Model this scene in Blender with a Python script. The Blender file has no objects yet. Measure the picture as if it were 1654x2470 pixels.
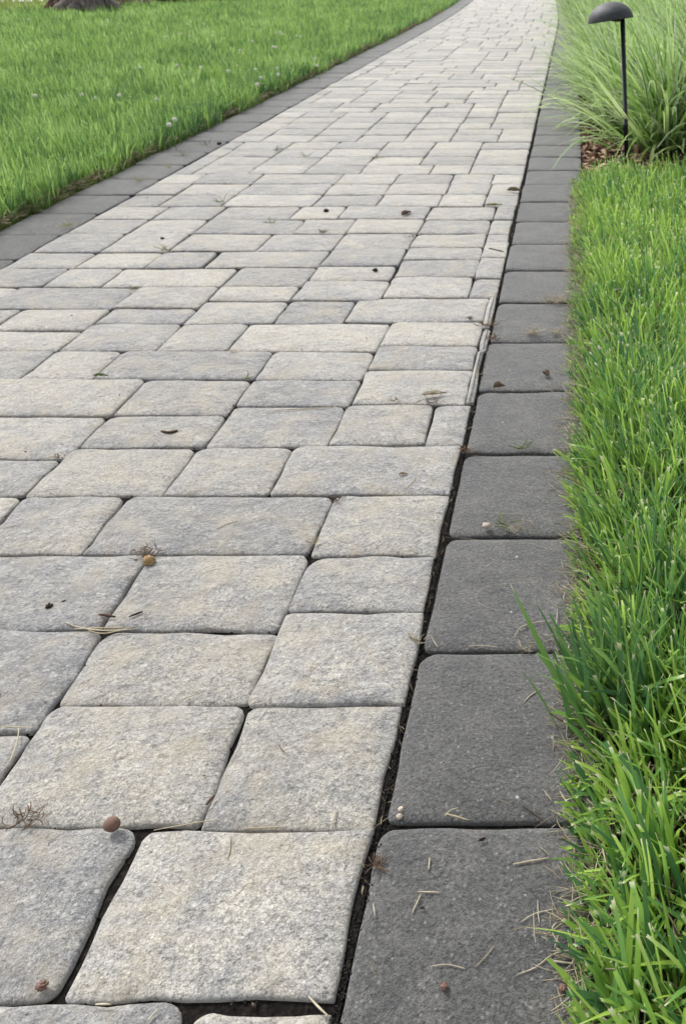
import bpy, math, random
import numpy as np
from mathutils import Vector, Matrix, noise as mnoise

random.seed(7)
rng = np.random.default_rng(7)
S = bpy.context.scene
COL = S.collection

# ------------------------------------------------------------------ camera, world, sun, exposure
CAM_H = 0.69
FT, CXT, CYT, HORT = 1846.0, 1388.0, 1235.0, -127.0       # focal, principal point, horizon, in photo pixels
PITCH = math.atan((CYT - HORT) / FT)
SP, CP = math.sin(PITCH), math.cos(PITCH)
KU = CAM_H / CP                                            # metres across per unit of (x-vp)/(y-horizon)

cam = bpy.data.cameras.new('camera')
camo = bpy.data.objects.new('camera', cam)
COL.objects.link(camo)
camo.location = (0, 0, CAM_H)
camo.rotation_euler = (math.pi / 2 - PITCH, 0, 0)
cam.sensor_fit = 'VERTICAL'
cam.sensor_height = 36.0
cam.lens = 36.0 * FT / 2470.0
cam.shift_x = -(CXT - 827.0) / 2470.0
cam.clip_start = 0.02
cam.clip_end = 600
cam.dof.use_dof = True
cam.dof.focus_distance = 0.80
cam.dof.aperture_fstop = 15.0
S.camera = camo

SUN_EL, SUN_AZ = math.radians(48), math.radians(-42)       # azimuth from +Y, negative = to the left
w = bpy.data.worlds.new('World')
S.world = w
w.use_nodes = True
wn, wl = w.node_tree.nodes, w.node_tree.links
sky = wn.new('ShaderNodeTexSky')
sky.sky_type = 'NISHITA'
sky.sun_disc = False
sky.sun_elevation = SUN_EL
sky.sun_rotation = SUN_AZ
sky.air_density = 1.0
sky.dust_density = 3.0
hs = wn.new('ShaderNodeHueSaturation')
hs.inputs['Saturation'].default_value = 0.16
wl.new(sky.outputs[0], hs.inputs['Color'])
wl.new(hs.outputs[0], wn['Background'].inputs['Color'])
wn['Background'].inputs['Strength'].default_value = 0.115
sun = bpy.data.lights.new('sun', 'SUN')
suno = bpy.data.objects.new('sun', sun)
COL.objects.link(suno)
sun.energy = 1.5
sun.angle = math.radians(10)
sun.color = (1.0, 0.962, 0.90)
sd = Vector((math.sin(SUN_AZ) * math.cos(SUN_EL), math.cos(SUN_AZ) * math.cos(SUN_EL), math.sin(SUN_EL)))
suno.rotation_euler = sd.to_track_quat('Z', 'Y').to_euler()
suno.location = (-4, 8, 12)
S.view_settings.view_transform = 'Standard'
S.view_settings.look = 'None'
S.view_settings.gamma = 1
S.view_settings.use_curve_mapping = False
S.view_settings.exposure = 1.15
S.cycles.use_denoising = True
S.cycles.max_bounces = 6
S.cycles.transparent_max_bounces = 4


# ------------------------------------------------------------------ geometry of the photograph
def depth_of(y):                       # distance along the ground of photo row y
    zc = FT * CAM_H / (CP * (y - HORT))
    return (zc - CAM_H * SP) / CP


def curve(Y):                          # the walk bends slightly to the left far away
    return -0.0035 * np.maximum(np.asarray(Y, float) - 8.8, 0) ** 2


def ground(x, y, h=0.0):               # ground point (x, Y) under photo pixel
    q = y - HORT
    u = (x - CXT) / q
    if h == 0.0:
        return u * KU, depth_of(y)
    k = (CAM_H - h) / CAM_H
    zc = FT * (CAM_H - h) / (CP * q)
    Y = (zc - (CAM_H - h) * SP) / CP
    return u * (CAM_H - h) / CP, Y


# ------------------------------------------------------------------ tagging helpers
def tag(o, label=None, cat=None, group=None, kind=None):
    if label: o['label'] = label
    if cat: o['category'] = cat
    if group: o['group'] = group
    if kind: o['kind'] = kind
    return o


def link(name, me, mat=None, parent=None, loc=(0, 0, 0), smooth=True):
    o = bpy.data.objects.new(name, me)
    COL.objects.link(o)
    o.location = loc
    if parent: o.parent = parent
    if mat and not me.materials: me.materials.append(mat)
    if smooth and len(me.polygons):
        me.polygons.foreach_set('use_smooth', np.ones(len(me.polygons), bool))
    return o


def pymesh(name, verts, faces, attrs=None):
    me = bpy.data.meshes.new(name)
    me.from_pydata([tuple(v) for v in verts], [], faces)
    for k, vals in (attrs or {}).items():
        a = me.attributes.new(k, 'FLOAT', 'POINT')
        a.data.foreach_set('value', np.asarray(vals, np.float32))
    me.update()
    return me


def quadmesh(name, V, Q, attrs=None):
    V = np.ascontiguousarray(V, np.float32)
    Q = np.ascontiguousarray(Q, np.int32)
    me = bpy.data.meshes.new(name)
    me.vertices.add(len(V))
    me.vertices.foreach_set('co', V.ravel())
    me.loops.add(Q.size)
    me.loops.foreach_set('vertex_index', Q.ravel())
    me.polygons.add(len(Q))
    me.polygons.foreach_set('loop_start', np.arange(0, Q.size, 4, dtype=np.int32))
    me.polygons.foreach_set('loop_total', np.full(len(Q), 4, np.int32))
    for k, vals in (attrs or {}).items():
        a = me.attributes.new(k, 'FLOAT', 'POINT')
        a.data.foreach_set('value', np.ascontiguousarray(vals, np.float32))
    me.update(calc_edges=True)
    return me


def empty(name, loc):
    o = bpy.data.objects.new(name, None)
    o.empty_display_size = 0.02
    COL.objects.link(o)
    o.location = loc
    return o


# ------------------------------------------------------------------ node helpers
class NT:
    def __init__(s, name, rough=0.9, spec=0.3):
        s.m = bpy.data.materials.new(name)
        s.m.use_nodes = True
        s.n, s.l = s.m.node_tree.nodes, s.m.node_tree.links
        s.b = s.n['Principled BSDF']
        s.b.inputs['Roughness'].default_value = rough
        s.b.inputs['Specular IOR Level'].default_value = spec

    def pos(s):
        return s.n.new('ShaderNodeNewGeometry').outputs['Position']

    def attr(s, name):
        a = s.n.new('ShaderNodeAttribute')
        a.attribute_name = name
        return a.outputs['Fac']

    def mul(s, a, k, op='MULTIPLY'):
        m = s.n.new('ShaderNodeMath'); m.operation = op
        for i, v in enumerate((a, k)):
            if isinstance(v, (int, float)): m.inputs[i].default_value = v
            else: s.l.new(v, m.inputs[i])
        return m.outputs[0]

    def vadd(s, v, f):
        m = s.n.new('ShaderNodeVectorMath'); m.operation = 'ADD'
        s.l.new(v, m.inputs[0])
        if isinstance(f, tuple): m.inputs[1].default_value = f
        else: s.l.new(f, m.inputs[1])
        return m.outputs[0]

    def vmul(s, v, f):
        m = s.n.new('ShaderNodeVectorMath'); m.operation = 'MULTIPLY'
        s.l.new(v, m.inputs[0]); m.inputs[1].default_value = f
        return m.outputs[0]

    def noise(s, v, scale, detail=3, rough=0.55, dist=0.0):
        t = s.n.new('ShaderNodeTexNoise')
        s.l.new(v, t.inputs['Vector'])
        t.inputs['Scale'].default_value = scale
        t.inputs['Detail'].default_value = detail
        t.inputs['Roughness'].default_value = rough
        t.inputs['Distortion'].default_value = dist
        return t.outputs['Fac']

    def voro(s, v, scale, out='Color', feat='F1'):
        t = s.n.new('ShaderNodeTexVoronoi'); t.feature = feat
        s.l.new(v, t.inputs['Vector'])
        t.inputs['Scale'].default_value = scale
        return t.outputs[out]

    def ramp(s, f, stops, interp='LINEAR'):
        r = s.n.new('ShaderNodeValToRGB'); r.color_ramp.interpolation = interp
        e = r.color_ramp.elements
        while len(e) < len(stops): e.new(0.5)
        for el, (p, c) in zip(e, stops):
            el.position = p
            el.color = (c, c, c, 1) if isinstance(c, (int, float)) else (*c, 1)
        s.l.new(f, r.inputs[0])
        return r.outputs[0]

    def mix(s, f, a, b, mode='MIX'):
        m = s.n.new('ShaderNodeMix'); m.data_type = 'RGBA'; m.blend_type = mode
        for i, v in ((0, f), (6, a), (7, b)):
            if isinstance(v, (int, float)): m.inputs[i].default_value = v
            elif isinstance(v, tuple): m.inputs[i].default_value = (*v, 1)
            else: s.l.new(v, m.inputs[i])
        return m.outputs[2]

    def color(s, c):
        if isinstance(c, tuple): s.b.inputs['Base Color'].default_value = (*c, 1)
        else: s.l.new(c, s.b.inputs['Base Color'])

    def bump(s, h, dist, strength=1.0, prev=None):
        b = s.n.new('ShaderNodeBump')
        b.inputs['Distance'].default_value = dist
        b.inputs['Strength'].default_value = strength
        s.l.new(h, b.inputs['Height'])
        if prev: s.l.new(prev, b.inputs['Normal'])
        s.l.new(b.outputs[0], s.b.inputs['Normal'])
        return b.outputs[0]


def sep(t, c, idx):
    s = t.n.new('ShaderNodeSeparateColor')
    t.l.new(c, s.inputs[0])
    return s.outputs[idx]


# ------------------------------------------------------------------ materials
def mat_paver_pale():
    t = NT('pale_concrete_paver', 0.92, 0.25)
    p = t.pos(); tint = t.attr('tint')
    cmb = t.n.new('ShaderNodeCombineXYZ')
    t.l.new(t.mul(tint, 37.0), cmb.inputs[0]); t.l.new(t.mul(tint, 91.0), cmb.inputs[1])
    ps = t.vadd(p, cmb.outputs[0])
    blot = t.noise(t.vmul(ps, (0.7, 1.0, 1)), 7, 3, 0.6)
    blot2 = t.noise(t.vmul(ps, (0.55, 1.2, 1)), 30, 4, 0.7, 0.3)
    blot3 = t.noise(t.vadd(ps, (2, 6, 1)), 85, 3, 0.7)
    m = t.mul(t.mul(t.mul(blot, 0.32), t.mul(blot2, 0.40), 'ADD'), t.mul(blot3, 0.28), 'ADD')
    m = t.mul(m, t.mul(t.mul(tint, 0.16), -0.08, 'ADD'), 'ADD')
    base = t.ramp(m, [(0.38, (0.160, 0.162, 0.167)), (0.45, (0.228, 0.228, 0.228)), (0.52, (0.295, 0.286, 0.268)), (0.60, (0.392, 0.372, 0.325))])
    # each stone has its own overall tone
    tone = t.ramp(sep(t, t.voro(cmb.outputs[0], 5.0), 0), [(0.0, 0.82), (0.3, 0.92), (0.6, 1.01), (1.0, 1.10)])
    base = t.mix(1.0, base, tone, 'MULTIPLY')
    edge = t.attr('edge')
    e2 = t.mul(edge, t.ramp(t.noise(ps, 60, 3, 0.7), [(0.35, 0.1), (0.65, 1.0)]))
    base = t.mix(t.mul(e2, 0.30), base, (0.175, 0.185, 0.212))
    wob = t.n.new('ShaderNodeTexNoise'); wob.inputs['Scale'].default_value = 260; t.l.new(ps, wob.inputs['Vector'])
    pd = t.vadd(ps, t.vmul(t.vadd(wob.outputs['Color'], (-.5, -.5, -.5)), (0.009, 0.005, 0.005)))
    g1 = t.ramp(t.noise(pd, 230, 3, 0.8), [(0.36, 0.50), (0.5, 1.0), (0.64, 1.42)])
    g2 = t.ramp(t.noise(t.vadd(ps, (3.1, 7.7, 1.3)), 560, 2, 0.8), [(0.36, 0.55), (0.5, 1.0), (0.64, 1.42)])
    base = t.mix(0.85, base, g1, 'MULTIPLY')
    base = t.mix(0.85, base, g2, 'MULTIPLY')
    vd = t.voro(pd, 170, 'Distance'); vcc = t.voro(pd, 170); vc = sep(t, vcc, 0)
    chip = t.mul(t.ramp(vd, [(0.22, 1.0), (0.42, 0.0)]), t.ramp(vc, [(0.80, 0.0), (0.9, 1.0)]))
    base = t.mix(t.mul(chip, 0.75), base, (0.46, 0.45, 0.43))
    pn = t.noise(t.vadd(pd, (1.7, 2.2, 0)), 105, 4, 0.75)
    pit = t.ramp(pn, [(0.32, 1.0), (0.385, 0.0)])
    base = t.mix(t.mul(pit, 0.7), base, (0.085, 0.08, 0.078))
    dk = t.ramp(t.noise(t.vadd(ps, (8, 1, 4)), 38, 5, 0.8), [(0.34, 1.0), (0.46, 0.0)])
    base = t.mix(t.mul(dk, 0.50), base, (0.115, 0.115, 0.12))
    bg = t.ramp(t.noise(t.vadd(ps, (11, 3, 6)), 15, 4, 0.6), [(0.48, 0.0), (0.66, 1.0)])
    base = t.mix(t.mul(bg, 0.48), base, (0.350, 0.305, 0.225))
    wt = t.ramp(t.noise(t.vmul(t.vadd(ps, (4, 9, 2)), (0.7, 1.3, 1)), 55, 5, 0.8), [(0.54, 0.0), (0.66, 1.0)])
    base = t.mix(t.mul(wt, 0.45), base, (0.46, 0.455, 0.44))
    # lone rusty stains
    st = t.ramp(t.noise(t.vadd(p, (5, 5, 5)), 17, 2, 0.5), [(0.66, 0.0), (0.78, 1.0)])
    base = t.mix(t.mul(st, 0.30), base, (0.36, 0.25, 0.12))
    t.color(base)
    t.b.inputs['Sheen Weight'].default_value = 0.60
    t.b.inputs['Sheen Tint'].default_value = (1.0, 0.975, 0.93, 1)
    t.b.inputs['Sheen Roughness'].default_value = 0.5
    h = t.mul(t.noise(pd, 210, 4, 0.75), t.mul(pit, -0.5), 'ADD')
    b1 = t.bump(h, 0.0030, 1.0)
    t.bump(t.noise(ps, 34, 4, 0.65), 0.010, 0.7, b1)
    return t.m


def mat_paver_dark():
    t = NT('charcoal_concrete_paver', 0.88, 0.3)
    p = t.pos(); tint = t.attr('tint')
    cmb = t.n.new('ShaderNodeCombineXYZ')
    t.l.new(t.mul(tint, 37.0), cmb.inputs[0]); t.l.new(t.mul(tint, 91.0), cmb.inputs[1])
    ps = t.vadd(p, cmb.outputs[0])
    base = t.ramp(t.noise(ps, 14, 5, 0.68), [(0.3, (0.058, 0.059, 0.061)), (0.50, (0.080, 0.080, 0.079)), (0.70, (0.120, 0.117, 0.112))])
    base = t.mix(1.0, base, t.ramp(tint, [(0, 0.88), (1, 1.12)]), 'MULTIPLY')
    g1 = t.ramp(t.noise(ps, 250, 3, 0.8), [(0.38, 0.32), (0.5, 1.0), (0.63, 1.6)])
    g2 = t.ramp(t.noise(t.vadd(ps, (3.1, 7.7, 1.3)), 600, 2, 0.8), [(0.36, 0.5), (0.5, 1.0), (0.64, 1.45)])
    base = t.mix(0.85, base, g1, 'MULTIPLY')
    base = t.mix(0.8, base, g2, 'MULTIPLY')
    vc = sep(t, t.voro(ps, 260), 0); vd = t.voro(ps, 260, 'Distance')
    chip = t.mul(t.ramp(vd, [(0.25, 1.0), (0.45, 0.0)]), t.ramp(vc, [(0.80, 0.0), (0.95, 1.0)]))
    base = t.mix(t.mul(chip, 0.55), base, (0.30, 0.30, 0.30))
    vw = sep(t, t.voro(t.vadd(ps, (1, 4, 0)), 90), 0); vwd = t.voro(t.vadd(ps, (1, 4, 0)), 90, 'Distance')
    wh = t.mul(t.ramp(vwd, [(0.10, 1.0), (0.18, 0.0)]), t.ramp(vw, [(0.985, 0.0), (0.99, 1.0)]))
    base = t.mix(wh, base, (0.6, 0.6, 0.58))
    t.color(base)
    t.b.inputs['Sheen Weight'].default_value = 0.38
    b1 = t.bump(t.noise(ps, 200, 4, 0.85), 0.0052, 1.0)
    t.bump(t.noise(ps, 30, 4, 0.6), 0.008, 0.45, b1)
    return t.m


def mat_soil(name, c0, c1, c2, scale=60):
    t = NT(name, 0.97, 0.1)
    p = t.pos()
    t.color(t.ramp(t.noise(p, scale, 5, 0.7), [(0.3, c0), (0.5, c1), (0.72, c2)]))
    t.bump(t.noise(p, scale * 2.2, 5, 0.75), 0.006, 1.0)
    return t.m


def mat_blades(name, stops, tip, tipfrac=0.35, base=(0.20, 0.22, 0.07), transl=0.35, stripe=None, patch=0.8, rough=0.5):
    """leaf blades: 'tint' picks the hue of one blade, 'along' runs from root to tip"""
    t = NT(name, rough, 0.35)
    tint, al = t.attr('tint'), t.attr('along')
    f = tint
    if patch:
        pn = t.noise(t.pos(), 2.6, 2, 0.5)
        f = t.mul(t.mul(tint, 0.75), t.mul(t.mul(pn, -0.5, 'ADD'), patch), 'ADD')
    c = t.ramp(f, stops)
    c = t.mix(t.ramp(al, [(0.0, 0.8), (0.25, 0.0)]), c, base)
    tf = t.mul(t.ramp(al, [(0.93, 0.0), (0.985, 1.0)]), t.ramp(t.mul(t.mul(tint, 7.31), 1.0, 'MODULO'), [(tipfrac - 0.01, 1.0), (tipfrac + 0.01, 0.0)]))
    c = t.mix(tf, c, tip)
    if stripe:
        ac = t.attr('across')
        sv = t.mul(t.ramp(ac, stripe[0]), t.ramp(t.mul(t.mul(tint, 5.7), 1.0, 'MODULO'), [(0.45, 1.0), (0.6, 0.15)]))
        c = t.mix(t.mul(sv, t.ramp(al, [(0.15, 0.2), (0.5, 1.0)])), c, stripe[1])
    t.color(c)
    tr = t.n.new('ShaderNodeBsdfTranslucent')
    gm = t.n.new('ShaderNodeGamma'); gm.inputs[1].default_value = 0.86
    t.l.new(c, gm.inputs[0]); t.l.new(gm.outputs[0], tr.inputs[0])
    mx = t.n.new('ShaderNodeMixShader'); mx.inputs[0].default_value = transl
    t.l.new(t.b.outputs[0], mx.inputs[1]); t.l.new(tr.outputs[0], mx.inputs[2])
    t.l.new(mx.outputs[0], t.n['Material Output'].inputs[0])
    return t.m


def mat_plain(name, c, rough=0.8, spec=0.3, var=0.25, scale=120, bump=0.0):
    t = NT(name, rough, spec)
    g = t.ramp(t.noise(t.pos(), scale, 3, 0.6), [(0.3, 1 - var), (0.7, 1 + var)])
    t.color(t.mix(1.0, c, g, 'MULTIPLY'))
    if bump: t.bump(t.noise(t.pos(), scale * 1.5, 4, 0.7), bump, 1.0)
    return t.m


def mat_tinted(name, stops, rough=0.85, transl=0.0):
    t = NT(name, rough, 0.2)
    c = t.mix(0.6, t.ramp(t.attr('tint'), stops), t.ramp(t.noise(t.pos(), 300, 3, 0.6), [(0.3, 0.7), (0.7, 1.3)]), 'MULTIPLY')
    t.color(c)
    return t.m


M_PALE, M_DARK = mat_paver_pale(), mat_paver_dark()
M_JOINT = mat_soil('dark_joint_sand', (0.008, 0.008, 0.008), (0.018, 0.016, 0.015), (0.060, 0.050, 0.042), 160)
M_SOIL = mat_soil('lawn_soil', (0.030, 0.025, 0.014), (0.055, 0.048, 0.025), (0.13, 0.105, 0.06), 70)
M_GREEN_SOIL = mat_soil('thatch_soil', (0.05, 0.075, 0.02), (0.08, 0.12, 0.03), (0.13, 0.15, 0.06), 40)
M_FARLAWN = mat_soil('mown_far_lawn', (0.15, 0.21, 0.045), (0.20, 0.26, 0.06), (0.26, 0.31, 0.08), 3)
M_ROAD = mat_plain('pale_gravel', (0.42, 0.40, 0.35), 0.95, 0.1, 0.2, 8)
M_MULCHBED = mat_soil('mulch_soil', (0.020, 0.012, 0.008), (0.045, 0.027, 0.018), (0.10, 0.06, 0.04), 50)
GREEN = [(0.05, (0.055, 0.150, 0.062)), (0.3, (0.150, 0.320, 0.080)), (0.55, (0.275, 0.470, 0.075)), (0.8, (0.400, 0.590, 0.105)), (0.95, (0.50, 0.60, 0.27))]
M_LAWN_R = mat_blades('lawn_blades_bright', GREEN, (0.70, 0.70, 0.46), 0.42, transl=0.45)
GREENL = [(0.05, (0.070, 0.160, 0.055)), (0.35, (0.185, 0.330, 0.075)), (0.6, (0.290, 0.460, 0.095)), (0.95, (0.46, 0.62, 0.28))]
M_LAWN_L = mat_blades('lawn_blades_deep', GREENL, (0.5, 0.5, 0.26), 0.12, transl=0.38, patch=1.0)
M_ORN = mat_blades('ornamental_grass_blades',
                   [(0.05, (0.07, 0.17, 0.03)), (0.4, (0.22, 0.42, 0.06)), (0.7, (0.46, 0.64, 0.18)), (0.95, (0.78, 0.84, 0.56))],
                   (0.5, 0.5, 0.3), 0.05, base=(0.03, 0.055, 0.015), transl=0.30,  # dark root colour paints in the shaded gaps low in the clumps
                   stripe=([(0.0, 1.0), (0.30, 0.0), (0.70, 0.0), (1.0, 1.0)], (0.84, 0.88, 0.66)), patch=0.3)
M_TUFT = mat_blades('broad_dark_blades', [(0.0, (0.060, 0.150, 0.055)), (0.5, (0.090, 0.210, 0.060)), (1.0, (0.18, 0.33, 0.08))],
                    (0.55, 0.55, 0.35), 0.4, transl=0.33, patch=0)
M_STRAW = mat_tinted('dry_straw', [(0.0, (0.12, 0.085, 0.05)), (0.3, (0.23, 0.18, 0.12)), (0.7, (0.34, 0.29, 0.20)), (1.0, (0.44, 0.40, 0.31))])
M_BROWN = mat_tinted('brown_litter', [(0.0, (0.025, 0.016, 0.012)), (0.5, (0.085, 0.052, 0.035)), (1.0, (0.19, 0.13, 0.085))])
M_MULCH = mat_tinted('bark_mulch', [(0.0, (0.05, 0.026, 0.018)), (0.4, (0.14, 0.075, 0.05)), (0.75, (0.27, 0.16, 0.11)), (1.0, (0.46, 0.33, 0.22))])
M_GRIT = mat_tinted('joint_grit', [(0.0, (0.008, 0.008, 0.008)), (0.6, (0.035, 0.030, 0.027)), (1.0, (0.16, 0.13, 0.10))])
M_SPROUT = mat_tinted('joint_weed_green', [(0.0, (0.07, 0.12, 0.03)), (0.5, (0.16, 0.20, 0.06)), (1.0, (0.34, 0.30, 0.14))])


# ------------------------------------------------------------------ pavers
def outline(x0, x1, y0, y1, radii, inset, nc, ne, wob, seed):
    """rounded rectangle, counter-clockwise from lower-left; radii = (ll, lr, ur, ul)"""
    pts = []
    cs = [(x0, y0, 180), (x1, y0, 270), (x1, y1, 0), (x0, y1, 90)]
    sx = (1, -1, -1, 1); sy = (1, 1, -1, -1)
    for k in range(4):
        cx, cy, a0 = cs[k]
        r = radii[k]
        ccx, ccy = cx + sx[k] * r, cy + sy[k] * r
        rr = r - inset
        for i in range(nc):
            a = math.radians(a0 + 90 * i / (nc - 1))
            if rr > 0:
                pts.append([ccx + rr * math.cos(a), ccy + rr * math.sin(a)])
            else:
                pts.append([ccx + sx[k] * (-rr) , ccy + sy[k] * (-rr)])
        # straight run to the next corner
        k2 = (k + 1) % 4
        nx, ny, na = cs[k2]
        r2 = radii[k2]; c2x, c2y = nx + sx[k2] * r2, ny + sy[k2] * r2
        rr2 = r2 - inset
        a = math.radians(na)
        e = [c2x + rr2 * math.cos(a), c2y + rr2 * math.sin(a)] if rr2 > 0 else [c2x + sx[k2] * (-rr2), c2y + sy[k2] * (-rr2)]
        s_ = pts[-1]
        for i in range(1, ne + 1):
            f = i / (ne + 1)
            pts.append([s_[0] + (e[0] - s_[0]) * f, s_[1] + (e[1] - s_[1]) * f])
    out = []
    for j, (x, y) in enumerate(pts):
        n1 = mnoise.noise(Vector((x * 17, y * 17, seed * 3.7))) * wob * 2.0 + mnoise.noise(Vector((x * 75, y * 75, seed * 1.3))) * wob
        n2 = mnoise.noise(Vector((x * 17 + 9, y * 17, seed * 3.7))) * wob * 2.0 + mnoise.noise(Vector((x * 75, y * 75 + 5, seed * 1.3))) * wob
        out.append((x + n1, y + n2))
    return out


def paver_geo(x0, x1, y0, y1, seed, radii, nc=5, ne=3, wob=0.0012, z=0.0, fine=True, tilt=(0, 0)):
    rs = random.Random(int(seed * 1000) + 11)
    cx, cy = (x0 + x1) / 2, (y0 + y1) / 2
    if fine:
        prof = [(-0.055, 0.0, 0.8), (-0.0068, 0.0, 1.0), (-0.0047, 0.0008, 1.0), (-0.0033, 0.0030, 0.95), (-0.0019, 0.008, 0.8), (-0.0007, 0.018, 0.45), (0.0004, 0.038, 0.0)]
    else:
        prof = [(-0.05, 0.0, 0.6), (-0.0068, 0.0, 1.0), (-0.0036, 0.003, 0.9), (-0.0018, 0.009, 0.6), (0.0002, 0.026, 0.0)]
    V, F, E = [], [], []
    n = None
    maxin = min(x1 - x0, y1 - y0) * 0.42
    for (zz, ins, eg) in prof:
        ins = min(ins, maxin)
        o = outline(x0, x1, y0, y1, radii, ins, nc, ne, wob, seed)
        n = len(o)
        for (x, y) in o:
            zn = mnoise.noise(Vector((x * 14, y * 14, seed))) * 0.0012 if zz > -0.02 else 0
            zn2 = mnoise.noise(Vector((x * 90, y * 90, seed))) * 0.0008 if -0.02 < zz < 0 and fine else 0
            V.append((x, y, z + zz + zn + zn2 + ((x - cx) * tilt[0] + (y - cy) * tilt[1] if zz > -0.02 else 0)))
            E.append(eg)
    for k in range(len(prof) - 1):
        for i in range(n):
            j = (i + 1) % n
            F.append((k * n + i, k * n + j, (k + 1) * n + j, (k + 1) * n + i))
    c = len(V)
    V.append((cx, cy, z + 0.0006)); E.append(0.0)
    b = (len(prof) - 1) * n
    for i in range(n):
        F.append((b + i, b + (i + 1) % n, c))
    return V, F, E


GX = 0.0016  # half of an ordinary joint
def place_paver(parent, name, mat, x0, x1, y0, y1, seed, radii, fine, z, tilt, wob, store=None):
    nc, ne = (6, 6) if fine == 2 else ((4, 2) if fine == 1 else (3, 0))
    V, F, E = paver_geo(x0, x1, y0, y1, seed, radii, nc, ne, wob, z, fine > 0, tilt)
    cyy = (y0 + y1) / 2
    V = np.array(V); V[:, 0] += curve(V[:, 1])
    tint = (seed * 0.61803) % 1.0
    if store is not None:
        off = store['n']
        store['V'].append(V); store['F'] += [tuple(i + off for i in f) for f in F]
        store['E'] += E; store['T'] += [tint] * len(V); store['n'] += len(V)
        return None
    c = np.array([(x0 + x1) / 2 + float(curve(cyy)), cyy, -0.055])
    me = pymesh(name, V - c, F, {'tint': [tint] * len(V), 'edge': E})
    return link(name, me, mat, parent, tuple(c))


U_R, U_L = -0.231, -1.79
# stones traced from the photograph: (u left, u right, photo y of far edge, photo y of near edge)
TR = [
 (-.615, -.372, 2421, 2960), (-.358, U_R, 2443, 2960),
 (-.995, -.755, 1990, 2413), (-.750, -.500, 1991, 2414), (-.487, -.2325, 2003, 2406),
 (-.950, -.697, 1768, 1985), (-.692, -.4340, 1700, 1985), (-.4285, -.2325, 1699, 1997),
 (-.950, -.694, 1519, 1759), (-.688, -.4375, 1521, 1692), (-.4330, -.2290, 1476, 1692),
 (-1.00, -.704, 1339, 1513), (-.6985, -.440, 1335, 1514), (-.4355, -.232, 1338, 1470),
 (-1.20, -1.008, 1197, 1333), (-1.002, -.821, 1195, 1333), (-.815, -.444, 1194, 1331), (-.4385, -.232, 1190, 1333),
 (-1.29, -1.013, 1104, 1191), (-1.005, -.760, 1079, 1190), (-.754, -.5675, 1077, 1189), (-.562, -.231, 1072, 1187),
 (-1.25, -1.003, 1002, 1100), (-.997, -.751, 999, 1074), (-.744, -.502, 978, 1073), (-.497, -.312, 974, 1068), (-.305, -.230, 973, 1068),
 (-1.37, -1.000, 912, 998), (-.994, -.752, 913, 995), (-.745, -.500, 913, 975), (-.4935, -.2475, 890, 969),
 (-.2415, -.228, 845, 967), (-.243, -.226, 791, 841), (-.245, -.226, 716, 786),
 (-.4935, -.250, 832, 888), (-.4915, -.250, 774, 830),
 (-.745, -.500, 845, 911), (-1.12, -.752, 844, 910), (-1.292, -1.127, 843, 910), (-1.50, -1.298, 843, 912),
 (-.866, -.498, 779, 843), (-1.045, -.872, 778, 842), (-1.288, -1.051, 778, 841), (-1.53, -1.296, 795, 841),
 (-.620, -.250, 716, 772), (-.808, -.627, 723, 776), (-1.046, -.814, 725, 776), (-1.284, -1.053, 741, 776), (-1.53, -1.290, 744, 792), (U_L, -1.54, 744, 792),
 (-.305, -.229, 670, 714), (-.5525, -.311, 667, 714), (-.808, -.560, 675, 721), (-1.044, -.816, 689, 723), (-1.286, -1.053, 690, 739), (-1.64, -1.293, 690, 741), (U_L, -1.646, 690, 741),
 (-.306, -.229, 620, 668), (-.553, -.312, 625, 665), (-.808, -.567, 640, 673), (-1.046, -.814, 642, 686), (-1.405, -1.053, 646, 688), (-1.577, -1.412, 646, 688), (U_L, -1.583, 646, 688),
 (-.306, -.229, 582, 618), (-.556, -.313, 595, 623), (-.806, -.563, 598, 638), (-1.168, -.814, 603, 640), (-1.350, -1.178, 607, 643), (-1.568, -1.357, 607, 643), (U_L, -1.575, 607, 643),
 # filling the rows where the photograph is cut off on the left
 (-.87, -.622, 2421, 2960), (-1.23, -.876, 2421, 2960), (-1.48, -1.236, 2421, 2960), (U_L, -1.486, 2421, 2960),
 (-1.36, -1.001, 1990, 2413), (-1.60, -1.366, 1990, 2413), (U_L, -1.606, 1990, 2413),
 (-1.13, -.956, 1700, 1985), (-1.38, -1.136, 1700, 1985), (U_L, -1.386, 1700, 1985),
 (-1.20, -.956, 1519, 1692), (-1.45, -1.206, 1519, 1692), (U_L, -1.456, 1519, 1692),
 (-1.25, -1.006, 1337, 1513), (-1.61, -1.256, 1337, 1513), (U_L, -1.616, 1337, 1513),
 (-1.45, -1.206, 1197, 1333), (U_L, -1.456, 1197, 1333),
 (-1.54, -1.296, 1104, 1191), (U_L, -1.546, 1104, 1191),
 (-1.50, -1.256, 1002, 1100), (U_L, -1.506, 1002, 1100),
 (-1.56, -1.376, 914, 998), (U_L, -1.566, 914, 998),
 (U_L, -1.506, 845, 912), (U_L, -1.536, 795, 841),
]
stones = []
for (u0, u1, yt, yb) in TR:
    stones.append([u0 * KU - .0014, u1 * KU + (.0014 if u1 < -.24 else .0004), depth_of(yb) - (.0012 if yb < 2000 else 0), depth_of(yt) + .0012, u1 > -0.24, False])
ROWD = 7.62e-5 * FT * CAM_H / CP / CP
GAP = 0.0035
W = [0.150, 0.210, 0.210, 0.210, 0.210, 0.210, 0.305]


def joints(rs):
    xs = [U_R * KU]
    off = rs.choice([0.08, 0.11, 0.15, 0.21, 0.21])
    xs.append(xs[0] - off)
    while xs[-1] - U_L * KU > 0.16:
        nx = xs[-1] - rs.choice(W)
        if nx - U_L * KU < 0.05: break
        xs.append(nx)
    xs.append(U_L * KU)
    return xs


rs = random.Random(31)
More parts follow.
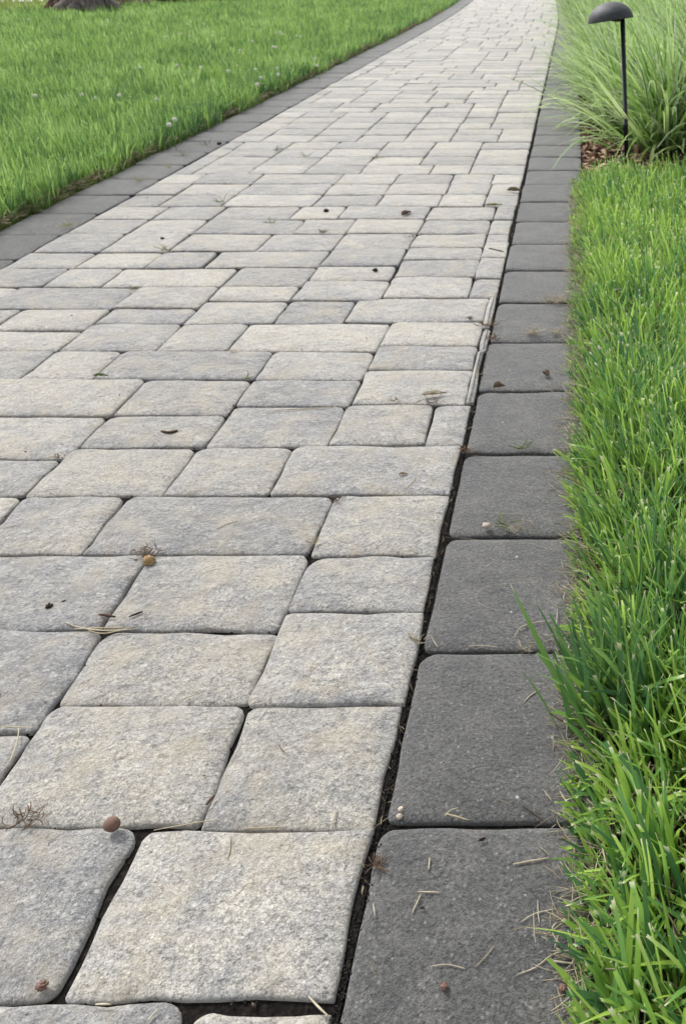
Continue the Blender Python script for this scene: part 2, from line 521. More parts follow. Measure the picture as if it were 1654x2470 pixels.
# rows towards and past the viewer
y = depth_of(2960) - GAP
xs = joints(rs)
for r in range(9):
    if r % 2 == 0: xs = joints(rs)
    for a, b in zip(xs[:-1], xs[1:]):
        stones.append([b + GX, a - GX, y - ROWD + GAP, y, a == xs[0], False])
    y -= ROWD
Y_NEAR = y
# rows beyond the traced ones
prev = [s for s in stones if s[3] > depth_of(640)]
y = depth_of(600)
rows = 0
run = 3
xs = [u * KU for u in (U_R, -.308, -.557, -.810, -1.062, -1.350, -1.571, U_L)]
Y_END = 24.0
while y < Y_END:
    if run <= 0:
        xs = joints(rs); run = rs.choice([2, 2, 3, 3, 4])
    run -= 1
    cur = []
    xr = [xs[0]] + [x + rs.uniform(-.003, .003) for x in xs[1:-1]] + [xs[-1]]
    if rs.random() < 0.18 and len(xr) > 5:
        k = rs.randrange(2, len(xr) - 2)
        xr[k] += rs.choice([-.06, .06])
        if xr[k] > xr[k - 1] - 0.08 or xr[k] < xr[k + 1] + 0.08: xr[k] = (xr[k - 1] + xr[k + 1]) / 2
    yt = y + ROWD
    for a, b in zip(xr[:-1], xr[1:]):
        x0, x1 = b + GX * 1.2, a - GX * 1.2
        under = [p[3] for p in prev if p[0] < x1 - 0.004 and p[1] > x0 + 0.004]
        yb = (max(under) if under else y) + GAP
        cur.append([x0, x1, yb, yt + rs.uniform(-.003, .003), a == xs[0], True])
    stones += cur
    prev = cur
    y = sum(c[3] for c in cur) / len(cur) * 0.35 + yt * 0.65
    rows += 1


def strip(name, xl, xr, y0, y1, z, mat, step=0.5, kind='structure', parent=None):
    ys = np.arange(y0, y1 + step, step)
    V = []; F = []
    for i, yy in enumerate(ys):
        c = float(curve(yy))
        V += [(xl + c, yy, z), (xr + c, yy, z)]
        if i: F.append((2 * i - 2, 2 * i - 1, 2 * i + 1, 2 * i))
    o = link(name, pymesh(name, V, F), mat, parent, smooth=False)
    if kind: o['kind'] = kind
    return o


PX_L, PX_R = U_L * KU, U_R * KU
BL, BR = -2.045 * KU, 0.024 * KU
path = strip('path', PX_L - 0.004, PX_R + 0.006, Y_NEAR, Y_END, -0.0095, M_JOINT)
path['label'] = 'pale tumbled paver walkway running away between the two dark borders'
border_r = strip('path_border', PX_R + 0.006, BR + 0.002, Y_NEAR, Y_END, -0.0115, M_JOINT)
border_l = strip('path_border', BL - 0.002, PX_L - 0.004, Y_NEAR, Y_END, -0.0115, M_JOINT)
border_r['label'] = 'charcoal paver border along the right side of the walk, against the bright grass'
border_l['label'] = 'charcoal paver border along the left side of the walk, below the clover lawn'


def in_view(s):
    return s[3] > 0.2
vis = sorted([s for s in stones if in_view(s)], key=lambda s: s[2])
# the stones out of frame on the left go to the joined part
def shown(s):
    yc = (s[2] + s[3]) / 2
    zc = yc * CP + CAM_H * SP
    return s[1] * FT / zc + CXT > -20 and s[3] > depth_of(2480)
ind = [s for s in vis if shown(s)][:300]
indset = set(id(s) for s in ind)
rest = {'V': [], 'F': [], 'E': [], 'T': [], 'n': 0}
seed = 1.0
for s in stones:
    seed += 1.0
    r_ = random.Random(int(seed) * 7)
    x0, x1, y0, y1, cutr, proc = s
    wd, dp = x1 - x0, y1 - y0
    mx = min(wd, dp) * 0.42
    rad = [min(mx, r_.uniform(.003, .009)), min(mx, r_.uniform(.003, .009)), min(mx, r_.uniform(.008, .022)), min(mx, r_.uniform(.008, .022))]
    if cutr: rad[1] = rad[2] = min(0.0015, mx)
    if x0 < PX_L + 0.006: rad[0] = rad[3] = 0.0015
    near = y0 < 1.1
    fine = 2 if near else (1 if y0 < 4 else 0)
    st = None if id(s) in indset else rest
    place_paver(path, 'paver', M_PALE, x0, x1, y0, y1, seed, rad, fine if st is None else min(fine, 1),
                r_.uniform(-.0016, .0016), (r_.uniform(-.008, .008), r_.uniform(-.010, .010)), 0.0021, st)
me = pymesh('pavers', np.concatenate(rest['V']), rest['F'], {'tint': rest['T'], 'edge': rest['E']})
o = link('pavers', me, M_PALE, path); o['kind'] = 'stuff'

# charcoal borders, one course of pavers on each side
DL = 1.164e-4 * FT * CAM_H / CP / CP
def border(parent, xa, xb, start, side):
    far = {'V': [], 'F': [], 'E': [], 'T': [], 'n': 0}
    k0 = int((start - Y_NEAR) / DL)
    y = start - k0 * DL
    i = 0
    while y < Y_END - DL:
        r_ = random.Random(500 + i * 3 + side)
        sd_ = 700 + i * 5.0 + side
        rr = [r_.uniform(.008, .014), r_.uniform(.008, .014), r_.uniform(.014, .024), r_.uniform(.014, .024)]
        j = r_.uniform(-.002, .002)
        near = -0.1 < y < 1.3
        st = None if (y > 0.0 if side == 0 else y > 2.2) and y < 15.5 else far
        place_paver(parent, 'paver', M_DARK, xa + j, xb + j, y + 0.002, y + DL - 0.0035, sd_, rr,
                    2 if near and side == 0 else (1 if y < 4 else 0), -0.0022 + r_.uniform(-.0015, .0015),
                    (r_.uniform(-.006, .006), r_.uniform(-.008, .008)), 0.0012, st)
        y += DL; i += 1
    if far['n']:
        m_ = pymesh('pavers', np.concatenate(far['V']), far['F'], {'tint': far['T'], 'edge': far['E']})
        q = link('pavers', m_, M_DARK, parent); q['kind'] = 'stuff'
border(border_r, -0.2205 * KU, BR, depth_of(1981), 0)
border(border_l, BL, PX_L - 0.010, depth_of(1981) + 0.09, 1)


# ------------------------------------------------------------------ ground sheets
def sheet(name, pts, z, mat, kind='structure', nudge=0.0):
    me = pymesh(name, [(x, y, z) for x, y in pts], [tuple(range(len(pts)))])
    o = link(name, me, mat, None, smooth=False)
    if kind: o['kind'] = kind
    return o


sheet('ground', [(-250, -60), (250, -60), (250, 400), (-250, 400)], -0.075, M_FARLAWN)


def edge_y(x):                       # far edge of the unmown lawn at left
    return 11.45 + 1.13 * (x + 7.1)


def curved_sheet(name, side, x_out, y0, y1, z, mat, yfun=None):
    ys = np.linspace(y0, y1, 40)
    V, F = [], []
    for i, yy in enumerate(ys):
        c = float(curve(yy))
        xi = (BR + 0.003 if side > 0 else BL - 0.003) + c
        V += [(xi, yy, z), (x_out, yy, z)]
        if i:
            f = (2 * i - 2, 2 * i, 2 * i + 1, 2 * i - 1) if side < 0 else (2 * i - 2, 2 * i - 1, 2 * i + 1, 2 * i)
            F.append(f)
    o = link(name, pymesh(name, V, F), mat, None, smooth=False)
    o['kind'] = 'structure'
    return o


LAWN_END = 2.96
curved_sheet('soil', 1, 3.2, -1.2, LAWN_END, -0.010, M_SOIL)
curved_sheet('garden_bed', 1, 3.2, LAWN_END + 0.001, 18.0, -0.014, M_MULCHBED)
# ground under the left lawn, cut along its far edge
lx = [-14, -7.1, -5, -3.83, -1.0 - 1.0]
pts = [(BL - 0.003, -1.2), (BL - 0.003, 8.8)]
for yy in np.linspace(9.5, 17.0, 8):
    pts.append((BL - 0.003 + float(curve(yy)), float(yy)))
pts += [(-3.4, 15.7), (-3.9, edge_y(-3.9)), (-5.0, edge_y(-5.0)), (-7.1, edge_y(-7.1)), (-11.0, edge_y(-11.0)), (-11.0, -1.2)]
sheet('soil', pts[::-1], -0.012, M_GREEN_SOIL)
bed = [(-6.55, edge_y(-6.55) + .004), (-3.9, edge_y(-3.9) + .004), (-3.0, 16.2), (-3.6, 18.0), (-5.3, 16.0), (-6.6, 13.2)]
sheet('garden_bed', bed, -0.018, M_MULCHBED)
sheet('road', [(-13.5, 12.1), (-5.8, 18.9), (-7.0, 20.6), (-14.6, 13.7)], -0.060, M_ROAD)


# ------------------------------------------------------------------ grass blades (vectorised)
def blades(name, bx, by, L, Wd, az, lean, bend, seg, tint, mat, parent=None, fold=False, bz=None, cut=0.3, twist=0.5, stiff=1.6, tipw=None, R=rng):
    """az: heading of the lean, lean: start tilt from vertical, bend: extra tilt reached at the tip"""
    n = len(bx)
    z0 = np.full(n, -0.012) if bz is None else np.asarray(bz, float)
    hx, hy = np.cos(az), np.sin(az)
    wa = az + np.pi / 2 + R.normal(0, twist, n)
    wx, wy = np.cos(wa), np.sin(wa)
    P = np.zeros((seg + 1, n, 3))
    P[0, :, 0], P[0, :, 1], P[0, :, 2] = bx, by, z0
    for k in range(1, seg + 1):
        f = (k - 0.5) / seg
        th = lean + bend * f ** stiff
        d = L / seg
        P[k, :, 0] = P[k - 1, :, 0] + d * np.sin(th) * hx
        P[k, :, 1] = P[k - 1, :, 1] + d * np.sin(th) * hy
        P[k, :, 2] = P[k - 1, :, 2] + d * np.cos(th)
    P[1:, :, 2] = np.maximum(P[1:, :, 2], 0.002 + R.random(n) * 0.006)
    iscut = (R.random(n) < cut)
    cols = 3 if fold else 2
    V = np.zeros((n, seg + 1, cols, 3)); AL = np.zeros((n, seg + 1, cols)); AC = np.zeros((n, seg + 1, cols))
    for k in range(seg + 1):
        f = k / seg
        pw = (0.65 + 0.35 * math.sin(min(f * 1.5, 1) * math.pi / 2)) * (1 - f ** 3.0)
        wv = Wd * (pw * (1 - iscut) + (0.7 + 0.3 * math.sin(min(f * 2, 1) * math.pi / 2)) * (1 - 0.45 * f ** 2) * iscut)
        wv = np.maximum(wv, Wd * 0.10)
        for c in range(cols):
            s_ = (c / (cols - 1) - 0.5)
            V[:, k, c, 0] = P[k, :, 0] + wx * wv * s_
            V[:, k, c, 1] = P[k, :, 1] + wy * wv * s_
            V[:, k, c, 2] = P[k, :, 2]
            if fold and c == 1:
                V[:, k, c, 2] -= wv * 0.18
                V[:, k, c, 0] -= hx * wv * 0.22
                V[:, k, c, 1] -= hy * wv * 0.22
            AL[:, k, c] = f
            AC[:, k, c] = c / (cols - 1)
    per = (seg + 1) * cols
    q = []
    for k in range(seg):
        for c in range(cols - 1):
            a = k * cols + c
            q.append((a, a + 1, a + cols + 1, a + cols))
    q = np.array(q, np.int64)
    Q = (np.arange(n)[:, None, None] * per + q[None]).reshape(-1, 4)
    at = {'tint': np.repeat(tint, per), 'along': AL.ravel(), 'across': AC.ravel()}
    me = quadmesh(name, V.reshape(-1, 3), Q, at)
    return link(name, me, mat, parent)


def fieldnoise(x, y, s, off=0.0):
    return np.sin(x * s * 1.3 + off + 1.7 * np.sin(y * s * 0.7 + off)) * np.cos(y * s * 1.1 - off + 1.3 * np.sin(x * s * 0.9))


def lean_towards(n, mean, spread):
    return mean + rng.normal(0, spread, n)


# right lawn, nearest strip: thousands of broad, separately visible blades
def right_lawn(n, xa, xb, ya, yb, seg, fold, lo, hi, wlo, whi, name):
    bx = rng.uniform(xa, xb, n); by = rng.uniform(ya, yb, n)
    clump = fieldnoise(bx, by, 26) * 0.5 + fieldnoise(bx, by, 61, 2) * 0.5
    keep = rng.random(n) < 0.62 + 0.55 * clump
    bx, by, clump = bx[keep], by[keep], clump[keep]
    n = len(bx)
    d_edge = bx - BR + 0.012
    L = rng.uniform(lo, hi, n) * (1 + 0.18 * clump) * np.clip(0.38 + d_edge / 0.10, 0.38, 1.0)
    Wd = rng.uniform(wlo, whi, n) * (0.6 + 0.8 * rng.random(n) ** 2)
    az = np.where(rng.random(n) < 0.50 + 0.2 * (d_edge < 0.08), np.pi + rng.normal(0, 0.65, n), rng.uniform(0, 2 * np.pi, n))
    lean = np.abs(rng.normal(0.16, 0.20, n)) + 0.22 * np.exp(-np.maximum(d_edge, 0) / 0.05)
    bend = np.abs(rng.normal(0.35, 0.4, n))
    tint = np.clip(0.60 + 0.36 * rng.normal(0, 1, n) + 0.15 * fieldnoise(bx, by, 9, 5), 0.02, 0.99)
    bl = blades(name, bx, by, L, Wd, az, lean, bend, seg, tint, M_LAWN_R, fold=fold, cut=0.45)
    bl['kind'] = 'stuff'
    return bl


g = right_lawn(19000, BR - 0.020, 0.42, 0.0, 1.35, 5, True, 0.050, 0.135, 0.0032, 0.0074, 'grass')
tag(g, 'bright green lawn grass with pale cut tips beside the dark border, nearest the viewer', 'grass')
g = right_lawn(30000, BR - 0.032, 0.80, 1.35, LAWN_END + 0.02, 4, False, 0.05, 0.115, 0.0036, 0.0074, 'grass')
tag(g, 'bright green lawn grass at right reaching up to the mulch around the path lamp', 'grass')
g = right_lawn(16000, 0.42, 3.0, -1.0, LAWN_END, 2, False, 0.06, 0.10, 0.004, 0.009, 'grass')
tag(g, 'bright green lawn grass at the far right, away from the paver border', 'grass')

# left lawn: density falls and width grows with distance
N = 1150000
bx = rng.uniform(-9.0, BL + 0.02, N); by = rng.uniform(1.2, 16.5, N)
bx = bx + curve(by) * (bx > BL - 1.5)
d = np.hypot(bx, by)
ok = (by < edge_y(bx) + 0.04 * rng.normal(0, 1, N))
tx = bx / (by * CP + CAM_H * SP) * FT + CXT
ok &= (tx > -260) | ((tx > -2600) & (rng.random(N) < 0.22))
dens = np.clip((4.2 / d) ** 1.45, 0, 1)
ok &= rng.random(N) < dens
ok &= (bx < BL + curve(by) + 0.006 + 0.028 * fieldnoise(by * 0 + 2, by, 7.0) + 0.014 * fieldnoise(by * 0, by, 23.0))
bx, by, d = bx[ok], by[ok], d[ok]
n = len(bx)
if n > 330000:
    sel = rng.permutation(n)[:330000]; bx, by, d = bx[sel], by[sel], d[sel]; n = len(bx)

cl = fieldnoise(bx, by, 5.5) * 0.5 + fieldnoise(bx, by, 13, 1) * 0.5
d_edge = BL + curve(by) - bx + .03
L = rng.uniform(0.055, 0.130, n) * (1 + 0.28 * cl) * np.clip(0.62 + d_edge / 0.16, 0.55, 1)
Wd = rng.uniform(0.0036, 0.0070, n) * np.clip((d / 4.2) ** 0.62, 0.9, 3)
az = np.where(rng.random(n) < 0.3, rng.normal(0.3, 0.9, n), rng.uniform(0, 2 * np.pi, n))
az = np.where((d_edge < 0.12) & (rng.random(n) < 0.6), rng.normal(-0.1, 0.7, n), az)
lean = np.abs(rng.normal(0.14, 0.2, n)); bend = np.abs(rng.normal(0.3, 0.4, n))
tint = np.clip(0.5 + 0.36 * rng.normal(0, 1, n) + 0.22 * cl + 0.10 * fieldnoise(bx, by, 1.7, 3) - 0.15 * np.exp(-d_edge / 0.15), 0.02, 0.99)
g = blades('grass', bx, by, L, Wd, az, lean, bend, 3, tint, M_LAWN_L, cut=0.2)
tag(g, 'deep green unmown lawn with clover left of the walk', 'grass', kind='stuff')

# short sparse yellow-green turf behind the stump
n = 14000
bx = rng.uniform(-16, -6.2, n); by = rng.uniform(10, 22, n)
ok = (by > edge_y(bx) + 0.1) & ~((by > 12.1 + (bx + 13.5) * .883 - .1) & (by < 13.7 + (bx + 14.6) * .908 + .1))
bx, by = bx[ok], by[ok]; n = len(bx)
M_FARB = mat_blades('far_turf_blades', [(0.0, (0.17, 0.24, 0.05)), (1.0, (0.30, 0.36, 0.10))], (0.4, 0.4, 0.2), 0.1, transl=0.3, patch=0.5)
g = blades('grass', bx, by, rng.uniform(.03, .06, n), rng.uniform(.012, .03, n), rng.uniform(0, 6.28, n), rng.uniform(0, .4, n), rng.uniform(0, .4, n), 2,
           rng.random(n), M_FARB, bz=np.full(n, -0.075))
tag(g, 'pale yellow green mown turf in the distance behind the stump', 'grass', kind='stuff')


# dry fringe of clipped stubble and loose straw along the turf edges
def straws(name, P, L, Wd, az, tilt, tint, mat, parent=None, curl=0.4, seg=4, lift=0.0):
    """thin, nearly flat curved strips lying on the ground, triangular in section"""
    n = len(L)
    V = np.zeros((n, seg + 1, 3, 3)); P = np.asarray(P, float)
    cur = P.copy(); a = np.array(az, float); c_ = rng.normal(0, curl, n)
    pts = [cur.copy()]; hd = [a.copy()]
    for k in range(seg):
        a = a + c_ / seg
        st = L / seg
        cur = cur + np.stack([np.cos(a) * st * np.cos(tilt), np.sin(a) * st * np.cos(tilt), np.sin(tilt) * st], 1)
        pts.append(cur.copy()); hd.append(a.copy())
    for k in range(seg + 1):
        tw = Wd * (1 - 0.5 * abs(2 * k / seg - 1) ** 3)
        nx, ny = -np.sin(hd[k]), np.cos(hd[k])
        for j, (o_, h_) in enumerate(((-0.5, 0.0), (0.0, 0.7), (0.5, 0.0))):
            V[:, k, j, 0] = pts[k][:, 0] + nx * tw * o_
            V[:, k, j, 1] = pts[k][:, 1] + ny * tw * o_
            V[:, k, j, 2] = pts[k][:, 2] + tw * h_
    q = []
    for k in range(seg):
        a0 = 3 * k
        q += [(a0, a0 + 3, a0 + 4, a0 + 1), (a0 + 1, a0 + 4, a0 + 5, a0 + 2), (a0 + 2, a0 + 5, a0 + 3, a0)]
    q = np.array(q)
    per = 3 * (seg + 1)
    Q = (np.arange(n)[:, None, None] * per + q[None]).reshape(-1, 4)
    me = quadmesh(name, V.reshape(-1, 3), Q, {'tint': np.repeat(tint, per)})
    return link(name, me, mat, parent, smooth=False)


n = 4000
by = rng.uniform(0, LAWN_END, n) ** 1.0
bx = BR - 0.010 + rng.normal(0.0, 0.016, n) + 0.008 * fieldnoise(by * 0, by, 31)
P = np.stack([bx, by, rng.uniform(-0.004, 0.012, n)], 1)
g = straws('straw_litter', P, rng.uniform(.008, .030, n), rng.uniform(.0006, .0015, n), np.pi + rng.normal(0, 1.0, n), rng.uniform(-.05, .5, n),
           np.clip(rng.normal(.75, .22, n), 0, 1), M_STRAW)
tag(g, 'pale clipped straw stubble along the turf edge on the right border', 'straw litter', kind='stuff')
n = 5200
by = rng.uniform(1.8, 12, n)
bx = BL + curve(by) - 0.002 - np.abs(rng.normal(0, 0.032, n))
P = np.stack([bx, by, rng.uniform(0.0, 0.02, n)], 1)
g = straws('straw_litter', P, rng.uniform(.015, .045, n), rng.uniform(.0014, .0035, n), rng.normal(0, 1.2, n), rng.uniform(-.1, .6, n),
           np.clip(rng.normal(.35, .3, n), 0, 1), M_STRAW, seg=2)
tag(g, 'brown and tan dead thatch along the edge of the clover lawn', 'straw litter', kind='stuff')
# dead brown blades between the green ones
n = 4200
P = np.stack([rng.uniform(BR + .01, .5, n), rng.uniform(0, 2.6, n), rng.uniform(-.005, .02, n)], 1)
g = straws('dead_grass', P, rng.uniform(.03, .08, n), rng.uniform(.0012, .0030, n), rng.uniform(0, 6.28, n), rng.uniform(-.1, .7, n),
           np.clip(rng.normal(.6, .25, n), 0, 1), M_STRAW, curl=1.2)
tag(g, 'dry tan blades lying low among the green grass at right', 'dead grass', kind='stuff')
# fine crumbs and short needles scattered over the pavers
n = 230
yy = 0.15 + 3.2 * rng.random(n) ** 1.5
xx = rng.uniform(-1.5, BR, n)
P = np.stack([xx, yy, np.full(n, 0.0022)], 1)
g = straws('needle_litter', P, rng.uniform(.004, .020, n), rng.uniform(.0004, .0009, n), rng.uniform(0, 6.28, n), rng.uniform(0, .05, n),
           rng.random(n), M_STRAW, curl=0.8)
tag(g, 'tiny tan needles and clippings scattered over the pavers', 'litter', kind='stuff')
n = 80
yy = 0.15 + 6.5 * rng.random(n) ** 1.2
P = np.stack([rng.uniform(-1.5, BR, n), yy, np.full(n, 0.0022)], 1)
g = straws('crumb_litter', P, rng.uniform(.003, .007, n), rng.uniform(.0015, .004, n), rng.uniform(0, 6.28, n), rng.uniform(0, .1, n),
           rng.random(n) * 0.6, M_BROWN, curl=0.3, seg=2)
tag(g, 'dark specks of bark and dirt scattered on the paving', 'litter', kind='stuff')
# rooty bits caught in the joint beside the dark border and in wide gaps
n = 130
yy = 0.2 + 2.6 * rng.random(n)
P = np.stack([PX_R + rng.uniform(0.0, .010, n), yy, rng.uniform(-.012, .001, n)], 1)
g = straws('joint_litter', P, rng.uniform(.006, .018, n), rng.uniform(.0005, .0012, n), rng.normal(1.5, .8, n), rng.uniform(-.1, .4, n),
           np.clip(rng.normal(.5, .35, n), 0, 1), M_STRAW, curl=1.0)
tag(g, 'wisps of dry root caught in the dark joint beside the charcoal border', 'litter', kind='stuff')


# ------------------------------------------------------------------ broad-bladed dark tufts in the right lawn
def tuft(x, y, n, L, label, spread=0.026, wd=(0.005, 0.009), azm=math.pi * 0.75, mat=None, name='grass_tuft', grp='dark broad-bladed grass tufts in the right lawn'):
    r_ = np.random.default_rng(int(abs(x * 1000) + abs(y * 777)))
    bx = r_.normal(0, spread, n); by = r_.normal(0, spread, n)
    az = np.where(r_.random(n) < .6, azm + r_.normal(0, .7, n), r_.uniform(0, 6.28, n))
    o = blades(name, bx, by, L * r_.uniform(.65, 1.15, n), r_.uniform(*wd, n), az, np.abs(r_.normal(.3, .18, n)), np.abs(r_.normal(.3, .3, n)),
               6, r_.random(n), mat or M_TUFT, fold=True, cut=0.3, bz=np.full(n, 0.0), R=r_)
    o.location = (x, y, -0.010)
    tag(o, label, 'grass tuft', grp)
    return o


x, y = ground(1500, 1740); tuft(x, y, 110, 0.145, 'dark green broad-bladed tuft arching over the second dark paver from the viewer')
x, y = ground(1600, 1500); tuft(x, y, 40, 0.13, 'mid green tuft of wide blades just behind the biggest dark tuft', azm=1.9)
x, y = ground(1620, 2150); tuft(x, y, 26, 0.13, 'tall bright wide blades at the lower right corner of the lawn', azm=2.0, mat=M_LAWN_R, wd=(.005, .009))
x, y = ground(1560, 2440); tuft(x, y, 22, 0.12, 'loose wide blades at the bottom right beside the nearest dark paver', azm=2.2, mat=M_LAWN_R, wd=(.005, .008))
x, y = ground(1600, 1130); tuft(x, y, 34, 0.12, 'dark green tuft at the right halfway along the lawn strip', azm=2.5)
x, y = ground(1480, 1290); tuft(x, y, 26, 0.10, 'low tuft whose blades lean over the joint of the third dark paver', azm=2.9)

# ------------------------------------------------------------------ ornamental grass clumps in the bed
def ornamental(x, y, label, n=760, h=0.62, seed=1):
    r_ = np.random.default_rng(seed)
    rad = np.abs(r_.normal(0, 0.085, n)); th = r_.uniform(0, 2 * np.pi, n)
    bx, by = rad * np.cos(th), rad * np.sin(th)
    az = th + r_.normal(0, 0.5, n)
    L = h * r_.uniform(0.5, 1.15, n)
    short = r_.random(n) < 0.35
    L = np.where(short, L * 0.6, L)
    lean = np.clip(0.10 + rad * 4.2 + r_.normal(0, .15, n), 0.02, 1.05)
    bend = np.abs(r_.normal(0.85, 0.42, n)) + short * 0.3
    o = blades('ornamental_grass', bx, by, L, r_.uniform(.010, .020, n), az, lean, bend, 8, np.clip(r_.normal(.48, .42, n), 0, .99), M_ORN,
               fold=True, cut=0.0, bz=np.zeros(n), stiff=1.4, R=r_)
    o.location = (x, y, -0.014)
    tag(o, label, 'plant', 'arching ornamental grass clumps planted along the right side of the walk')
    return o


ORN = [(0.40, 3.60, .56, 'front clump of arching variegated grass behind the lamp post, over bare mulch'),
       (0.66, 3.50, .62, 'front clump of variegated grass at the right edge, right of the lamp'),
       (0.27, 4.05, .42, 'variegated grass clump whose pale tips hang over the dark border left of the lamp post'),
       (0.66, 4.30, .66, 'variegated grass clump in the second row, right of the lamp post'),
       (0.25, 4.66, .43, 'variegated grass clump third along the dark border from the viewer'),
       (0.66, 4.95, .66, 'variegated grass clump behind the second-row clump at right'),
       (0.24, 5.18, .44, 'variegated grass clump fourth along the dark border, below the lamp dome'),
       (0.68, 5.65, .68, 'variegated grass clump at the right edge high up behind the dome'),
       (0.24, 5.75, .44, 'variegated grass clump fifth along the dark border'),
       (0.70, 6.40, .68, 'distant pale grass clump in the inner row, fifth back'),
       (0.23, 6.40, .44, 'variegated grass clump sixth along the dark border'),
       (0.70, 7.30, .68, 'distant pale grass clump in the inner row, sixth back'),
       (0.23, 7.10, .50, 'blurred grass clump seventh along the dark border'),
       (0.70, 8.30, .68, 'distant pale grass clump in the inner row, seventh back'),
       (0.22, 7.90, .50, 'blurred grass clump eighth along the dark border'),
       (0.20, 8.80, .50, 'blurred grass clump at the top of the photo beside the farther lamp post'),
       (0.70, 9.60, .68, 'distant pale grass clump in the inner row near the top edge'),
       (0.16, 9.80, .50, 'blurred grass clump where the walk meets the top edge'),
       (0.66, 11.2, .68, 'farthest pale grass clump in the inner row'),
       (1.25, 3.9, .66, 'grass clump out to the right of the inner row, nearest'),
       (1.22, 5.0, .66, 'grass clump out to the right of the inner row, second back'),
       (0.08, 11.0, .50, 'last but one blurred grass clump beside the dark border at the top edge'),
       (0.02, 12.4, .50, 'last blurred grass clump beside the dark border at the top edge')]
for i, (x, y, h_, lb) in enumerate(ORN):
    ornamental(x, y, lb, n=(820 if x < .5 else 620) if y < 6 else 460, h=h_, seed=40 + i)

# bark mulch: loose chips and curled leaves under the clumps
def chips(name, P, sx, sy, sz, mat, tint, R=rng):
    n = len(P)
    base = np.array([[-.5, -.5, 0], [.5, -.4, 0], [.45, .5, 0], [-.4, .45, 0], [-.45, -.4, 1], [.4, -.35, 1], [.38, .42, 1], [-.35, .4, 1]])
    q = np.array([(0, 3, 2, 1), (4, 5, 6, 7), (0, 1, 5, 4), (1, 2, 6, 5), (2, 3, 7, 6), (3, 0, 4, 7)])
    v = base[None] * np.stack([sx, sy, sz], 1)[:, None] + R.normal(0, .12, (n, 8, 3)) * np.stack([sx, sy, sz], 1)[:, None]
    a = R.uniform(0, 6.28, n); t1 = R.normal(0, .35, n)
    x = v[:, :, 0] * np.cos(t1)[:, None]; zz = v[:, :, 2] + v[:, :, 0] * np.sin(t1)[:, None]
    X = x * np.cos(a)[:, None] - v[:, :, 1] * np.sin(a)[:, None]
    Yv = x * np.sin(a)[:, None] + v[:, :, 1] * np.cos(a)[:, None]
    V = np.stack([X, Yv, zz], 2) + P[:, None]
    Q = (np.arange(n)[:, None, None] * 8 + q[None]).reshape(-1, 4)
    return link(name, quadmesh(name, V.reshape(-1, 3), Q, {'tint': np.repeat(tint, 8)}), mat, smooth=False)


n = 5200
yy = 0.2 + 4.5 * rng.random(n) ** 1.3
g = chips('grit', np.stack([PX_R + rng.uniform(0.0, .011, n) + curve(yy), yy, rng.uniform(-.0135, -.0045, n)], 1), rng.uniform(.0006, .0026, n), rng.uniform(.0006, .002, n), rng.uniform(.0006, .002, n), M_GRIT,
          np.clip(rng.normal(.15, .25, n), 0, 1))
tag(g, 'dark sand and grit packed in the joint beside the charcoal border', 'grit', kind='stuff')
n = 9000
g = chips('grit', np.stack([rng.uniform(PX_L, PX_R, n), rng.uniform(0.15, 2.2, n), rng.uniform(-.0105, -.0065, n)], 1), rng.uniform(.001, .004, n), rng.uniform(.001, .003, n), rng.uniform(.001, .003, n), M_GRIT,
          np.clip(rng.normal(.25, .25, n), 0, 1))
tag(g, 'dark sand and grit lying in the open joints between the pale pavers', 'grit', kind='stuff')
n = 7000
cx_ = rng.uniform(BR + .01, 1.4, n) ; cy_ = rng.uniform(LAWN_END - .03, 5.2, n)
g = chips('mulch', np.stack([cx_, cy_, rng.uniform(-.014, .004, n)], 1), rng.uniform(.012, .038, n), rng.uniform(.006, .016, n), rng.uniform(.002, .006, n), M_MULCH,
          np.clip(rng.normal(.45, .28, n), 0, 1))
tag(g, 'reddish brown bark mulch under the ornamental grass', 'mulch', kind='stuff')
n = 90
cx_ = rng.uniform(BR + .02, .28, n); cy_ = rng.uniform(LAWN_END, 3.6, n)
g = chips('fallen_leaves', np.stack([cx_, cy_, rng.uniform(.004, .016, n)], 1), rng.uniform(.02, .045, n), rng.uniform(.012, .024, n), rng.uniform(.0008, .002, n), M_MULCH,
          np.clip(rng.normal(.9, .12, n), 0, 1))
tag(g, 'curled tan dead leaves on the mulch beside the lamp', 'fallen leaves', kind='stuff')


# ------------------------------------------------------------------ path lamps
def lathe(profile, n=40):
    V, F = [], []
    for r, z in profile:
        for i in range(n):
            a = 2 * math.pi * i / n
            V.append((r * math.cos(a), r * math.sin(a), z))
    for k in range(len(profile) - 1):
        for i in range(n):
            j = (i + 1) % n
            F.append((k * n + i, k * n + j, (k + 1) * n + j, (k + 1) * n + i))
    return V, F


tm = NT('black_powder_coat', 0.5, 0.4)
tm.color(tm.ramp(tm.noise(tm.pos(), 55, 4, 0.6), [(0.3, (0.004, 0.006, 0.010)), (0.7, (0.010, 0.013, 0.020))]))
tm.bump(tm.noise(tm.pos(), 260, 3, 0.6), 0.0006, 0.5)
td = NT('weathered_black_dome', 0.62, 0.5)
td.color(td.ramp(td.noise(td.vmul(td.pos(), (1, 1, 3)), 30, 5, 0.65), [(0.3, (0.012, 0.014, 0.018)), (0.55, (0.026, 0.029, 0.036)), (0.75, (0.055, 0.058, 0.068))]))
td.bump(td.noise(td.pos(), 140, 4, 0.7), 0.0012, 0.7)
mg = NT('frosted_lens', 0.35, 0.5); mg.color((0.35, 0.35, 0.32))


